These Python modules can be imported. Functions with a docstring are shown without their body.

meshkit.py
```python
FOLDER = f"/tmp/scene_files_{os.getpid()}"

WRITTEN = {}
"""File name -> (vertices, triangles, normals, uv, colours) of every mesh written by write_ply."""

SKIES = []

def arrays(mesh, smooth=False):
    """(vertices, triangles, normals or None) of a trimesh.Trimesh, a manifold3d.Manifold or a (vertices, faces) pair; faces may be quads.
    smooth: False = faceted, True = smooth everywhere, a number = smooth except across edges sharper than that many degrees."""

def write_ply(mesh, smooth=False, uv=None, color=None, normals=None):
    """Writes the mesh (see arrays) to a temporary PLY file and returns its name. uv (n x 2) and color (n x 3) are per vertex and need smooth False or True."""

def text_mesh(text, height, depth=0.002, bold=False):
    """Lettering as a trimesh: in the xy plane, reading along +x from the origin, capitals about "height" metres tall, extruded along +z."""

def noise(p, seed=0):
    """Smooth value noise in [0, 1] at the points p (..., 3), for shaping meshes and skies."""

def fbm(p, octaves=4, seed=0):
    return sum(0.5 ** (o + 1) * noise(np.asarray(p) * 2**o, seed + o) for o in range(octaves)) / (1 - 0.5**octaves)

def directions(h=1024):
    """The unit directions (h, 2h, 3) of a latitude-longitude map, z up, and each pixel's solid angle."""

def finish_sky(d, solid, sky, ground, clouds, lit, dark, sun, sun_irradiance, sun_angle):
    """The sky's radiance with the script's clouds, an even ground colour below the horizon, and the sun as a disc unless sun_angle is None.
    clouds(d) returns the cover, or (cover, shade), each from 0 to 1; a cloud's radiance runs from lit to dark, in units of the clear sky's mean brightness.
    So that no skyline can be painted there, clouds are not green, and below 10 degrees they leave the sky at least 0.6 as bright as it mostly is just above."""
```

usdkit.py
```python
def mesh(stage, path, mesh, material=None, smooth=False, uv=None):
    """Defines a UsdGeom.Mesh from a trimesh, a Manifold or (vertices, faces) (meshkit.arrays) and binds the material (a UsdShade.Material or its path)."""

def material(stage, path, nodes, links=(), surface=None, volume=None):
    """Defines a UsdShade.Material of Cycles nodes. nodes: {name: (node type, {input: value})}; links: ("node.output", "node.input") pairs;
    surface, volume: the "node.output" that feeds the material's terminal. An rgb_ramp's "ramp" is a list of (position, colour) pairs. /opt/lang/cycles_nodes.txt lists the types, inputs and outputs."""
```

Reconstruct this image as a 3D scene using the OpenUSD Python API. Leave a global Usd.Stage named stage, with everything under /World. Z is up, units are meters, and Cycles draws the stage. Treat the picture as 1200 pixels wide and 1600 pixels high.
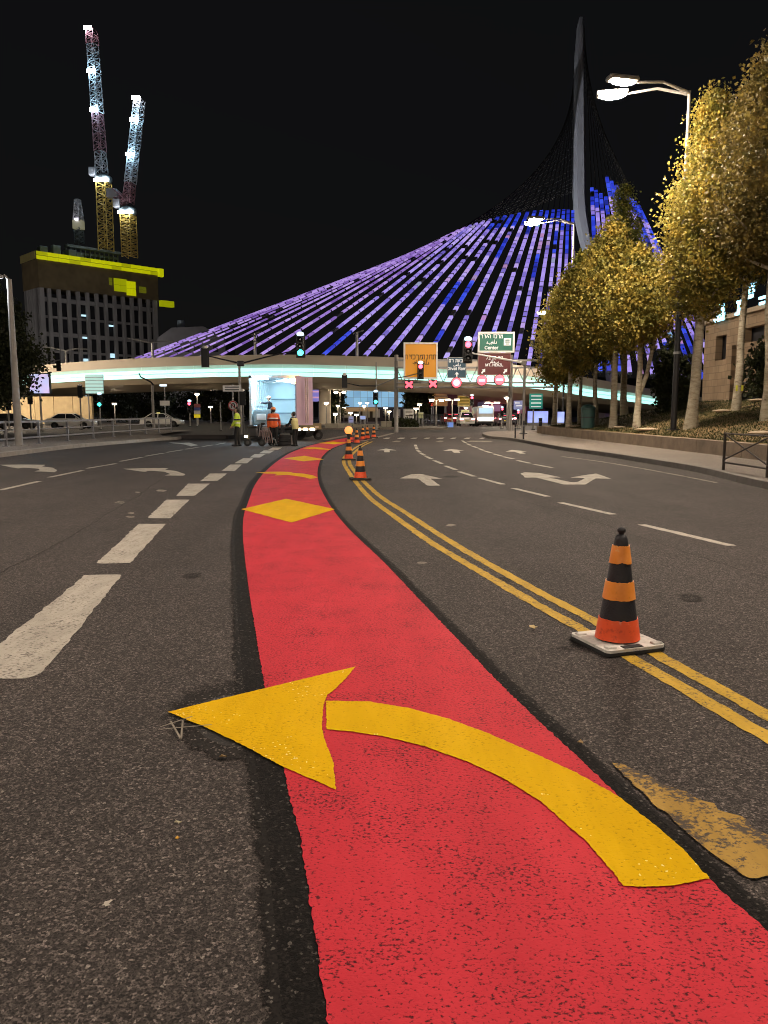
import math, random
import numpy as np, trimesh, shapely
from shapely.geometry import Polygon, LineString
from shapely.ops import unary_union
import manifold3d as m3
from manifold3d import Manifold
import usdkit, meshkit
from pxr import Usd, UsdGeom, UsdLux, UsdShade, Gf, Sdf

stage = Usd.Stage.CreateInMemory()
UsdGeom.SetStageUpAxis(stage, 'Z'); UsdGeom.SetStageMetersPerUnit(stage, 1.0)
UsdGeom.Xform.Define(stage, '/World'); UsdGeom.Scope.Define(stage, '/World/Looks')

# ------------------------------------------------------------------ camera, sky, exposure
CAM_H, PITCH, FPX, CX, CY = 1.5, math.radians(7.35), 1200.0, 600.0, 800.0
cam = UsdGeom.Camera.Define(stage, '/World/camera')
cam.CreateFocalLengthAttr(24.0); cam.CreateHorizontalApertureAttr(24.0)
cam.CreateProjectionAttr('perspective'); cam.CreateExposureAttr(0.0)
cam.CreateClippingRangeAttr(Gf.Vec2f(0.05, 5000))
cam.AddTranslateOp().Set((0, 0, CAM_H)); cam.AddRotateXOp().Set(90 - math.degrees(PITCH))

sky_mat = usdkit.material(stage, '/World/Looks/night_sky', {
    'sky': ('sky_texture', {'sky_type': 'single_scattering', 'sun_disc': False, 'sun_elevation': 0.03, 'sun_rotation': 2.4}),
    'dim': ('mix', {'mix_type': 'mix', 'fac': 0.99, 'color2': (0.060, 0.060, 0.068)}),
    'bg': ('background_shader', {'strength': 0.07})},
    [('sky.color', 'dim.color1'), ('dim.color', 'bg.color')], surface='bg.background')
dome = UsdLux.DomeLight.Define(stage, '/World/sky')
dome.CreateIntensityAttr(1.0)
UsdShade.MaterialBindingAPI.Apply(dome.GetPrim()).Bind(sky_mat)
dome.GetPrim().SetCustomDataByKey('kind', 'structure')

LAMP = 1150.0         # radiance of the big street lamp lenses

# ------------------------------------------------------------------ layout helpers: a viewing ray meets a real surface
cp, sp = math.cos(PITCH), math.sin(PITCH)
def ray(u, v):
    x, y = (u - CX) / FPX, (CY - v) / FPX
    return np.array([x, cp + y * sp, -sp + y * cp])
def G(u, v, z=0.0):
    d = ray(u, v); t = (z - CAM_H) / d[2]
    return np.array([d[0] * t, d[1] * t, z])
def P(u, v, Y):
    d = ray(u, v); t = Y / d[1]
    return np.array([d[0] * t, Y, CAM_H + d[2] * t])
def ground_px(pts, k=1.0, o=(0, 0), z=0.0):
    return [tuple(G(x / k + o[0], y / k + o[1], z)[:2]) for x, y in pts]
def xof(u, v, Y): return P(u, v, Y)[0]
def zof(u, v, Y): return P(u, v, Y)[2]

# ------------------------------------------------------------------ scene tree helpers
used = {}
def numbered(parent, name):
    k = used.get((parent, name), 0); used[(parent, name)] = k + 1
    return f'{parent}/{name}' if k == 0 else f'{parent}/{name}_{k:03d}'
def props(prim, label=None, cat=None, group=None, kind=None):
    for k, x in (('label', label), ('category', cat), ('group', group), ('kind', kind)):
        if x: prim.SetCustomDataByKey(k, x)
class Thing:
    def __init__(s, name, label=None, cat=None, loc=(0, 0, 0), rz=0.0, group=None, kind=None):
        s.name, s.loc, s.rz = name, np.array(loc, float), rz
        s.path = numbered('/World', name)
        x = UsdGeom.Xform.Define(stage, s.path)
        x.AddTranslateOp().Set(Gf.Vec3d(*map(float, loc)))
        if rz: x.AddRotateZOp().Set(math.degrees(rz))
        s.prim = x.GetPrim(); props(s.prim, label, cat, group, kind)
        s.meta = (label, cat, group)
    def add(s, name, mesh, mat, smooth=False, world=False, parent=None, label=None, kind=None):
        v, f = mesh_of(mesh)
        if world:
            v = v - s.loc
            if s.rz:
                c, n = math.cos(-s.rz), math.sin(-s.rz); v = v @ np.array([[c, n, 0], [-n, c, 0], [0, 0, 1]])
        path = numbered(parent or s.path, name)
        m = usdkit.mesh(stage, path, (v, f), mat, smooth=smooth)
        if label: m.GetPrim().SetCustomDataByKey('label', label)
        if kind: m.GetPrim().SetCustomDataByKey('kind', kind)
        return path
def mesh_of(mesh):
    if isinstance(mesh, list): mesh = cat(mesh)
    if hasattr(mesh, 'to_mesh'):
        q = mesh.to_mesh(); return np.array(q.vert_properties[:, :3], float), np.array(q.tri_verts)
    if isinstance(mesh, tuple):
        v, f = np.asarray(mesh[0], float), np.asarray(mesh[1], int)
        if f.shape[1] == 4: f = np.vstack([f[:, [0, 1, 2]], f[:, [0, 2, 3]]])
        return v, f
    return np.array(mesh.vertices), np.array(mesh.faces)
def dup(src, loc, rz=0.0, label=None, group=None, scale=None):
    path = numbered('/World', src.name)
    x = UsdGeom.Xform.Define(stage, path)
    p = x.GetPrim()
    p.GetReferences().AddInternalReference(src.path); p.SetInstanceable(True)
    x.ClearXformOpOrder()
    x.AddTranslateOp().Set(Gf.Vec3d(*map(float, loc)))
    x.AddRotateZOp().Set(math.degrees(rz))
    if scale: x.AddScaleOp().Set(Gf.Vec3f(scale, scale, scale))
    props(p, label or src.meta[0], src.meta[1], group or src.meta[2])
    return p
def single(name, mesh, mat, label=None, cat=None, group=None, kind=None, smooth=False):
    path = numbered('/World', name)
    m = usdkit.mesh(stage, path, mesh_of(mesh), mat, smooth=smooth)
    props(m.GetPrim(), label, cat, group, kind); return path

# ------------------------------------------------------------------ mesh helpers
def cat(ms):
    vs, fs, n = [], [], 0
    for m in ms:
        v, f = mesh_of(m); vs.append(v); fs.append(f + n); n += len(v)
    return (np.vstack(vs), np.vstack(fs))
def bx(c, s, rz=0.0, rx=0.0, ry=0.0):
    m = trimesh.creation.box(s)
    if rx: m.apply_transform(trimesh.transformations.rotation_matrix(rx, [1, 0, 0]))
    if ry: m.apply_transform(trimesh.transformations.rotation_matrix(ry, [0, 1, 0]))
    if rz: m.apply_transform(trimesh.transformations.rotation_matrix(rz, [0, 0, 1]))
    m.apply_translation(c); return m
def rbox(c, s, r=0.03, rz=0.0, n=8):
    """box with rounded edges"""
    s = np.array(s) / 2 - r
    pts = [Manifold.sphere(r, n).translate((a * s[0], b * s[1], d * s[2])) for a in (-1, 1) for b in (-1, 1) for d in (-1, 1)]
    m = Manifold.batch_hull(pts)
    if rz: m = m.rotate((0, 0, math.degrees(rz)))
    return m.translate(tuple(map(float, c)))
def tube(pts, r, n=8, caps=True):
    p = np.asarray(pts, float); r = np.broadcast_to(r, (len(p),)).astype(float)
    t = np.gradient(p, axis=0); t /= np.linalg.norm(t, axis=1, keepdims=True) + 1e-12
    ref = np.array([0, 0, 1.0]) if abs(t[:, 2]).mean() < 0.8 else np.array([0, 1.0, 0])
    a = np.cross(t, ref); a /= np.linalg.norm(a, axis=1, keepdims=True) + 1e-12
    b = np.cross(t, a)
    ang = np.arange(n) * 2 * np.pi / n
    v = p[:, None] + r[:, None, None] * (np.cos(ang)[None, :, None] * a[:, None] + np.sin(ang)[None, :, None] * b[:, None])
    v = v.reshape(-1, 3); f = []
    for i in range(len(p) - 1):
        for j in range(n):
            q = [i * n + j, i * n + (j + 1) % n, (i + 1) * n + (j + 1) % n, (i + 1) * n + j]
            f += [[q[0], q[2], q[1]], [q[0], q[3], q[2]]]
    if caps:
        v = np.vstack([v, p[0], p[-1]]); a0, a1 = len(v) - 2, len(v) - 1
        for j in range(n):
            f.append([a0, j, (j + 1) % n]); k = (len(p) - 1) * n
            f.append([a1, k + (j + 1) % n, k + j])
    return v, np.array(f)
def rev(profile, n=24):
    """surface of revolution about z: profile [(r, z)] from bottom to top, closed at both ends"""
    v, f = [], []
    pr = [(0, profile[0][1])] + list(profile) + [(0, profile[-1][1])]
    ang = np.arange(n) * 2 * np.pi / n
    for r, z in pr: v += [(r * math.cos(a), r * math.sin(a), z) for a in ang]
    for i in range(len(pr) - 1):
        for j in range(n):
            a, b, c, d = i * n + j, i * n + (j + 1) % n, (i + 1) * n + (j + 1) % n, (i + 1) * n + j
            f += [[a, b, c], [a, c, d]]
    return np.array(v, float), np.array(f)
def move(m, d, rz=0.0, rx=0.0):
    v, f = mesh_of(m); v = v.copy()
    if rx:
        c, s = math.cos(rx), math.sin(rx); v = v @ np.array([[1, 0, 0], [0, c, s], [0, -s, c]])
    if rz:
        c, s = math.cos(rz), math.sin(rz); v = v @ np.array([[c, s, 0], [-s, c, 0], [0, 0, 1]])
    return v + np.array(d, float), f
def prism(poly, z0, z1):
    """upright prism of a plan polygon"""
    if not isinstance(poly, shapely.Geometry): poly = Polygon(poly)
    if not poly.is_valid: poly = poly.buffer(0)
    ms = []
    for g in getattr(poly, 'geoms', [poly]):
        m = trimesh.creation.extrude_polygon(g, z1 - z0, engine='earcut'); m.apply_translation((0, 0, z0)); ms.append(m)
    return cat(ms)
def flat(poly, z):
    """flat upward sheet"""
    if not isinstance(poly, shapely.Geometry): poly = Polygon(poly)
    if not poly.is_valid: poly = poly.buffer(0)
    vs, fs, n = [], [], 0
    for g in getattr(poly, 'geoms', [poly]):
        if g.area < 1e-6: continue
        v, f = trimesh.creation.triangulate_polygon(g, engine='earcut')
        a = np.cross(v[f[:, 1]] - v[f[:, 0]], v[f[:, 2]] - v[f[:, 0]]); f = np.where((a < 0)[:, None], f[:, ::-1], f)
        vs.append(np.c_[v, np.full(len(v), z)]); fs.append(f + n); n += len(v)
    return np.vstack(vs), np.vstack(fs)
def facing(poly, depth, org, right, up, out):
    """a shape drawn in (right, up) extruded along out from org"""
    if not isinstance(poly, shapely.Geometry): poly = Polygon(poly)
    ms = []
    for g in getattr(poly, 'geoms', [poly]):
        if g.area < 1e-7: continue
        m = trimesh.creation.extrude_polygon(g, depth, engine='earcut'); ms.append(m)
    v, f = cat(ms)
    right, up, out, org = (np.array(q, float) for q in (right, up, out, org))
    return org + v[:, :1] * right + v[:, 1:2] * up + v[:, 2:] * out, f
RIGHT, UP, OUT = (1, 0, 0), (0, 0, 1), (0, -1, 0)
def resample(p, n):
    p = np.asarray(p, float); d = np.r_[0, np.cumsum(np.linalg.norm(np.diff(p, axis=0), axis=1))]
    s = np.linspace(0, d[-1], n); return np.c_[tuple(np.interp(s, d, p[:, k]) for k in range(p.shape[1]))]
def smooth_line(p, n=200):
    from scipy.interpolate import PchipInterpolator
    p = np.asarray(p, float); d = np.r_[0, np.cumsum(np.linalg.norm(np.diff(p, axis=0), axis=1))]
    s = np.linspace(0, d[-1], n); return np.c_[tuple(PchipInterpolator(d, p[:, k])(s) for k in range(p.shape[1]))]
def sweep(path, section, closed=True):
    """section [(out, up)] carried along a level path; out points to the path's right-hand side seen along it"""
    p = np.asarray(path, float); t = np.gradient(p, axis=0); t[:, 2] = 0; t /= np.linalg.norm(t, axis=1, keepdims=True)
    side = np.c_[t[:, 1], -t[:, 0], np.zeros(len(p))]
    s = np.asarray(section, float); n = len(s)
    v = p[:, None] + s[None, :, :1] * side[:, None] + s[None, :, 1:] * np.array([0, 0, 1.0])
    v = v.reshape(-1, 3); f = []
    for i in range(len(p) - 1):
        for j in range(n if closed else n - 1):
            a, b = i * n + j, i * n + (j + 1) % n
            f += [[a, b, b + n], [a, b + n, a + n]]
    if closed:
        poly = Polygon(s)
        pv, pf = trimesh.creation.triangulate_polygon(poly, engine='earcut')
        idx = [int(np.argmin(((s - q) ** 2).sum(1))) for q in pv]
        k = (len(p) - 1) * n
        for q in pf:
            f.append([idx[q[0]], idx[q[2]], idx[q[1]]]); f.append([k + idx[q[0]], k + idx[q[1]], k + idx[q[2]]])
    return v, np.array(f)

# ------------------------------------------------------------------ materials
looks = {}
def mat(name, color, rough=0.6, metal=0.0, var=0.18, scale=3.0, bump=0.0, bscale=40.0, coat=0.0):
    if name in looks: return looks[name]
    c = np.array(color, float)
    nodes = {'g': ('geometry', {}), 'n': ('noise_texture', {'scale': scale, 'detail': 4.0, 'roughness': 0.6}),
             'r': ('rgb_ramp', {'ramp': [(0.25, tuple(c * (1 - var))), (0.75, tuple(np.minimum(c * (1 + var), 0.95)))]}),
             'p': ('principled_bsdf', {'roughness': rough, 'metallic': metal, 'coat_weight': coat})}
    links = [('g.position', 'n.vector'), ('n.fac', 'r.fac'), ('r.color', 'p.base_color')]
    if bump:
        nodes['n2'] = ('noise_texture', {'scale': bscale, 'detail': 3.0}); nodes['b'] = ('bump', {'strength': bump, 'distance': 0.02})
        links += [('g.position', 'n2.vector'), ('n2.fac', 'b.height'), ('b.normal', 'p.normal')]
    looks[name] = usdkit.material(stage, '/World/Looks/' + name, nodes, links, surface='p.BSDF')
    return looks[name]
def emit(name, color, strength, base=None):
    if name not in looks:
        looks[name] = usdkit.material(stage, '/World/Looks/' + name, {'p': ('principled_bsdf', {'base_color': base or (0.3, 0.3, 0.3), 'roughness': 0.4, 'emission_color': color, 'emission_strength': float(strength)})}, [], surface='p.BSDF')
    return looks[name]

def ground_mat(name, base, chips, pits, rough=0.85, patch=0.25, bump=0.6, chip_amount=0.08, spec=0.5):
    """aggregate surface: patches, stones with their own tone, dark pits between them"""
    b = np.array(base, float)
    nodes = {
        'g': ('geometry', {}),
        'lm': ('mapping', {'scale': (1.5, 0.16, 1.0)}), 'long': ('noise_texture', {'scale': 0.7, 'detail': 4.0, 'roughness': 0.6}), 'both': ('mix_float', {'fac': 0.5}),
        'big': ('noise_texture', {'scale': 0.55, 'detail': 5.0, 'roughness': 0.62}),
        'bigr': ('map_range', {'from_min': 0.3, 'from_max': 0.7, 'to_min': 1 - patch, 'to_max': 1 + patch}),
        'v': ('voronoi_texture', {'scale': 105.0}),
        'vs': ('separate_color', {}),
        'stone': ('rgb_ramp', {'ramp': [(0.0, tuple(b * 0.30)), (0.3, tuple(b * 0.62)), (0.62, tuple(b)), (0.85, tuple(b * 1.7)), (1 - chip_amount, tuple(b * 2.6)), (1.0, chips)]}),
        'fine': ('noise_texture', {'scale': 150.0, 'detail': 3.0, 'roughness': 0.7}),
        'pitr': ('map_range', {'from_min': 0.38, 'from_max': 0.54, 'to_min': 0.0, 'to_max': 1.0, 'clamp': True}),
        'pit': ('mix', {'mix_type': 'mix', 'color1': pits}),
        'm': ('mix', {'mix_type': 'multiply', 'fac': 1.0}),
        'cc': ('combine_color', {}),
        'bump': ('bump', {'strength': bump, 'distance': 0.006}),
        'p': ('principled_bsdf', {'roughness': rough, 'specular_ior_level': spec})}
    links = [('g.position', 'big.vector'), ('g.position', 'v.vector'), ('g.position', 'fine.vector'), ('g.position', 'lm.vector'), ('lm.vector', 'long.vector'), ('big.fac', 'both.a'), ('long.fac', 'both.b'), ('both.result', 'bigr.value'),
             ('v.color', 'vs.color'), ('vs.r', 'stone.fac'), ('fine.fac', 'pitr.value'), ('pitr.result', 'pit.fac'), ('stone.color', 'pit.color2'),
             ('bigr.result', 'cc.r'), ('bigr.result', 'cc.g'), ('bigr.result', 'cc.b'), ('pit.color', 'm.color1'), ('cc.color', 'm.color2'),
             ('m.color', 'p.base_color'), ('fine.fac', 'bump.height'), ('bump.normal', 'p.normal')]
    looks[name] = usdkit.material(stage, '/World/Looks/' + name, nodes, links, surface='p.BSDF'); return looks[name]
asphalt = ground_mat('asphalt', (0.075, 0.0625, 0.0575), (0.30, 0.265, 0.235), (0.009, 0.0078, 0.007), patch=0.30, chip_amount=0.03, spec=0.22)
seal = ground_mat('dark_seal', (0.0125, 0.0105, 0.0095), (0.11, 0.10, 0.09), (0.006, 0.005, 0.005), patch=0.3, chip_amount=0.05, spec=0.12)
halo = ground_mat('dark_smudge', (0.020, 0.017, 0.0155), (0.24, 0.21, 0.18), (0.010, 0.009, 0.008), patch=0.3, chip_amount=0.08)
far_asphalt = mat('far_asphalt', (0.055, 0.048, 0.042), 0.85, var=0.3, scale=0.5)
pavement = ground_mat('pavement', (0.20, 0.165, 0.135), (0.30, 0.26, 0.22), (0.12, 0.10, 0.085), patch=0.14, chip_amount=0.03, bump=0.3)

def paint_mat(name, color, dark, wear, pit_scale=70.0, patch_lo=0.42, patch_hi=0.62, fleck=None, rough=0.75, tone=0.18, tscale=2.7, spec=0.18):
    """road paint over coarse aggregate: worn grains inside worn patches, streaks and stains"""
    c = np.array(color, float)
    nodes = {
        'g': ('geometry', {}), 'st': ('mapping', {'scale': (0.75, 1.0, 1.0)}), 'tm': ('mapping', {'scale': (3.5, 0.7, 1.0)}),
        'n': ('noise_texture', {'scale': pit_scale, 'detail': 4.0, 'roughness': 0.65}),
        'pm': ('noise_texture', {'scale': 2.4, 'detail': 6.0, 'roughness': 0.72}),
        'pr': ('map_range', {'from_min': patch_lo, 'from_max': patch_hi, 'to_min': 0.0, 'to_max': wear, 'clamp': True}),
        'sum': ('math', {'math_type': 'subtract'}),
        'th': ('map_range', {'from_min': 0.30, 'from_max': 0.40, 'to_min': 0.0, 'to_max': 1.0, 'clamp': True}),
        'tone': ('noise_texture', {'scale': tscale, 'detail': 5.0, 'roughness': 0.65}),
        'ramp': ('rgb_ramp', {'ramp': [(0.3, tuple(c * (1 - tone))), (0.5, tuple(c)), (0.72, tuple(np.minimum(c * (1 + tone) + 0.006, 0.9)))]}),
        'mix': ('mix', {'mix_type': 'mix', 'color1': dark}),
        'b': ('bump', {'strength': 0.55, 'distance': 0.005}),
        'p': ('principled_bsdf', {'roughness': rough, 'specular_ior_level': spec})}
    links = [('g.position', 'st.vector'), ('st.vector', 'n.vector'), ('g.position', 'pm.vector'), ('pm.fac', 'pr.value'), ('n.fac', 'sum.value1'), ('pr.result', 'sum.value2'),
             ('sum.value', 'th.value'), ('g.position', 'tm.vector'), ('tm.vector', 'tone.vector'), ('tone.fac', 'ramp.fac'), ('th.result', 'mix.fac'), ('ramp.color', 'mix.color2'),
             ('n.fac', 'b.height'), ('b.normal', 'p.normal')]
    if fleck:
        nodes |= {'v': ('voronoi_texture', {'scale': 150.0}), 'vs': ('separate_color', {}), 'fl': ('math', {'math_type': 'greater_than', 'value2': 0.985}),
                  'fp': ('math', {'math_type': 'multiply'}), 'fn': ('noise_texture', {'scale': 3.1}), 'fr': ('math', {'math_type': 'greater_than', 'value2': 0.58}),
                  'fm': ('mix', {'mix_type': 'mix', 'color2': fleck})}
        links += [('g.position', 'v.vector'), ('v.color', 'vs.color'), ('vs.g', 'fl.value1'), ('g.position', 'fn.vector'), ('fn.fac', 'fr.value1'), ('fl.value', 'fp.value1'), ('fr.value', 'fp.value2'),
                  ('fp.value', 'fm.fac'), ('mix.color', 'fm.color1'), ('fm.color', 'p.base_color')]
    else: links.append(('mix.color', 'p.base_color'))
    looks[name] = usdkit.material(stage, '/World/Looks/' + name, nodes, links, surface='p.BSDF'); return looks[name]
red_paint = paint_mat('red_paint', (0.53, 0.027, 0.043), (0.075, 0.006, 0.010), 0.15, pit_scale=88.0, tone=0.11, tscale=0.9, patch_lo=0.34, patch_hi=0.74)
yellow_paint = paint_mat('yellow_paint', (0.66, 0.395, 0.000), (0.34, 0.20, 0.000), 0.06, fleck=(0.85, 0.75, 0.35), tone=0.09, tscale=1.3, spec=0.06)
line_yellow = paint_mat('line_yellow', (0.48, 0.30, 0.030), (0.10, 0.075, 0.04), 0.12, pit_scale=60)
faded_yellow = paint_mat('faded_yellow', (0.36, 0.22, 0.045), (0.075, 0.058, 0.045), 0.22, pit_scale=60)
white_paint = paint_mat('white_paint', (0.42, 0.385, 0.33), (0.085, 0.073, 0.062), 0.10, pit_scale=55)
faded_white = paint_mat('faded_white', (0.24, 0.21, 0.17), (0.08, 0.068, 0.058), 0.2, pit_scale=55)

galv = mat('galvanised', (0.30, 0.30, 0.30), 0.45, 0.6, 0.15, 6)
pole_grey = mat('pole_grey', (0.28, 0.26, 0.24), 0.5, 0.0, 0.15, 4)
dark_metal = mat('dark_metal', (0.03, 0.03, 0.033), 0.45, 0.3, 0.2, 6)
black_plastic = mat('black_plastic', (0.012, 0.012, 0.013), 0.5, 0, 0.2, 20)
rubber = mat('rubber', (0.02, 0.02, 0.02), 0.8, 0, 0.2, 20)
white_metal = mat('white_metal', (0.72, 0.70, 0.68), 0.4, 0, 0.06, 5)
car_white = mat('car_white', (0.70, 0.68, 0.65), 0.25, 0, 0.03, 3, coat=0.6)
car_dark = mat('car_dark', (0.05, 0.05, 0.06), 0.25, 0, 0.03, 3, coat=0.6)
car_red = mat('car_red', (0.35, 0.03, 0.03), 0.25, 0, 0.03, 3, coat=0.6)
glass_dark = mat('glass_dark', (0.02, 0.022, 0.025), 0.08, 0, 0.05, 2)
stone = mat('beige_stone', (0.42, 0.33, 0.23), 0.85, 0, 0.22, 0.8, bump=0.4, bscale=6)
wall_stone = mat('wall_stone', (0.26, 0.20, 0.145), 0.9, 0, 0.3, 1.6, bump=0.6, bscale=14)
skin = mat('skin', (0.45, 0.27, 0.19), 0.5, 0, 0.05, 8)
hair_mat = mat('hair', (0.02, 0.016, 0.013), 0.6, 0, 0.2, 30)
sig_red = emit('signal_red', (1.0, 0.07, 0.12), 6.0)
sig_green = emit('signal_green', (0.05, 0.95, 0.85), 6.0)
sig_white = emit('signal_pale', (0.62, 0.85, 1.0), 1.6)
lamp_warm = emit('lamp_warm', (1.0, 0.83, 0.67), LAMP)
lamp_bright = emit('lamp_warm_bright', (1.0, 0.83, 0.65), LAMP * 1.5)
lamp_far = emit('lamp_warm_far', (1.0, 0.82, 0.60), LAMP * 3.8)
lamp_small = emit('lamp_small', (1.0, 0.84, 0.60), 60.0)
lamp_cool = emit('lamp_cool', (0.75, 0.92, 1.0), 60.0)

rng = np.random.default_rng(7); random.seed(7)

# ================================================================== ROAD
road = Thing('road', kind='structure')
road.add('asphalt', flat([(-60, -40), (9.6, -40), (9.6, 150), (-60, 150)], 0.0), asphalt)
single('ground', flat(Polygon([(-700, -120), (700, -120), (700, 900), (-700, 900)]), -0.02), far_asphalt, kind='structure')

def jag(line, amp, step, seed):
    """a hand-painted edge: resampled with a small uneven wobble"""
    L = LineString(line); n = max(8, int(L.length / step)); r = np.random.default_rng(seed)
    p = np.array([L.interpolate(x, normalized=True).coords[0] for x in np.linspace(0, 1, n)])
    k = r.normal(0, 1, (n, 2)); k = (k + np.roll(k, 1, 0)) / 1.4
    return p + k * amp
def blob(pts, amp=0.006, step=0.03, seed=1, buf=0.0):
    g = Polygon(pts)
    if buf: g = g.buffer(buf)
    c = jag(list(g.exterior.coords)[:-1] + [g.exterior.coords[0]], amp, step, seed)
    c[-1] = c[0]; g = Polygon(c); return g if g.is_valid else g.buffer(0)

left_px = [(545, 1720), (512, 1600), (498, 1500), (482, 1400), (467, 1300), (453, 1250), (440, 1190), (415, 1080), (398, 980), (386, 900), (379.5, 830), (381.5, 804), (388, 785), (398, 759), (413, 739), (435.5, 719.6), (456, 707), (476, 699), (496, 693.6), (521, 688), (550, 683.3)]
right_px = [(1330, 1600), (1200, 1460), (1108, 1379), (1054, 1325), (992, 1271), (917, 1200), (837, 1125), (767, 1056), (714, 1000), (652, 935), (600, 880), (563, 845), (540, 822), (523, 801), (510, 781), (498.5, 757), (496, 741), (498, 727), (505, 712), (515, 703), (530, 696.5), (549, 691), (580, 686)]
L = smooth_line(ground_px(left_px), 260); R = smooth_line(ground_px(right_px), 260)
Lj, Rj = jag(L, 0.0022, 0.012, 3), jag(R, 0.0022, 0.012, 4)
lane_poly = Polygon(np.vstack([Lj, Rj[::-1]])).buffer(0)
lane_core = Polygon(np.vstack([L, R[::-1]])).buffer(0)
# dark sealing strip left and right of the red lane
def offset(line, d):
    t = np.gradient(line, axis=0); t /= np.linalg.norm(t, axis=1, keepdims=True); return line + d * np.c_[t[:, 1], -t[:, 0]]
wl = 0.085 + 0.05 * meshkit.fbm(np.c_[np.linspace(0, 9, 260), np.zeros((260, 2))], 3, 5)
SL, SR = offset(L, 0) - wl[:, None] * (offset(L, 1) - L), offset(R, 0) + (wl * 0.55)[:, None] * (offset(R, 1) - R)
road.add('dark_sealed_strip', flat(Polygon(np.vstack([SL, SR[::-1]])).buffer(0), 0.006), seal)
def feathered(name, base, chips, pits, patch=0.3, soft=1.0):
    """as ground_mat, its grains thinning out towards uv.y = 1 (worn-off edge of a coating)"""
    nodes = {'g': ('geometry', {}), 'uv': ('uvmap', {'attribute': 'st'}), 'sx': ('separate_xyz', {}), 'n': ('noise_texture', {'scale': 110.0, 'detail': 5.0, 'roughness': 0.75}), 'nb': ('noise_texture', {'scale': 9.0, 'detail': 4.0}),
             'add': ('math', {'math_type': 'multiply_add', 'value2': 0.55}), 'th': ('map_range', {'from_min': 0.10, 'from_max': 0.95, 'to_min': 0.55, 'to_max': 1.02}), 'gt': ('math', {'math_type': 'subtract'}), 'al': ('map_range', {'from_min': -0.03, 'from_max': 0.05, 'clamp': True}),
             'v': ('voronoi_texture', {'scale': 125.0}), 'vs': ('separate_color', {}), 'r': ('rgb_ramp', {'ramp': [(0, pits), (0.4, base), (0.93, tuple(np.array(base) * 1.3)), (0.95, chips), (1, chips)]}),
             'p': ('principled_bsdf', {'roughness': 0.85, 'specular_ior_level': 0.15}), 't': ('transparent_bsdf', {}), 'm': ('mix_closure', {})}
    links = [('g.position', 'n.vector'), ('g.position', 'nb.vector'), ('g.position', 'v.vector'), ('uv.UV', 'sx.vector'), ('nb.fac', 'add.value1'), ('n.fac', 'add.value3'), ('sx.y', 'th.value'), ('add.value', 'gt.value1'), ('th.result', 'gt.value2'), ('gt.value', 'al.value'),
             ('v.color', 'vs.color'), ('vs.r', 'r.fac'), ('r.color', 'p.base_color'), ('al.result', 'm.fac'), ('t.BSDF', 'm.closure1'), ('p.BSDF', 'm.closure2')]
    looks[name] = usdkit.material(stage, '/World/Looks/' + name, nodes, links, surface='m.closure'); return looks[name]
seal_edge = feathered('seal_edge', (0.0135, 0.0115, 0.0105), (0.11, 0.10, 0.09), (0.006, 0.005, 0.005))
smudge_edge = feathered('smudge_edge', (0.020, 0.017, 0.0155), (0.14, 0.12, 0.11), (0.008, 0.007, 0.006))
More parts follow.
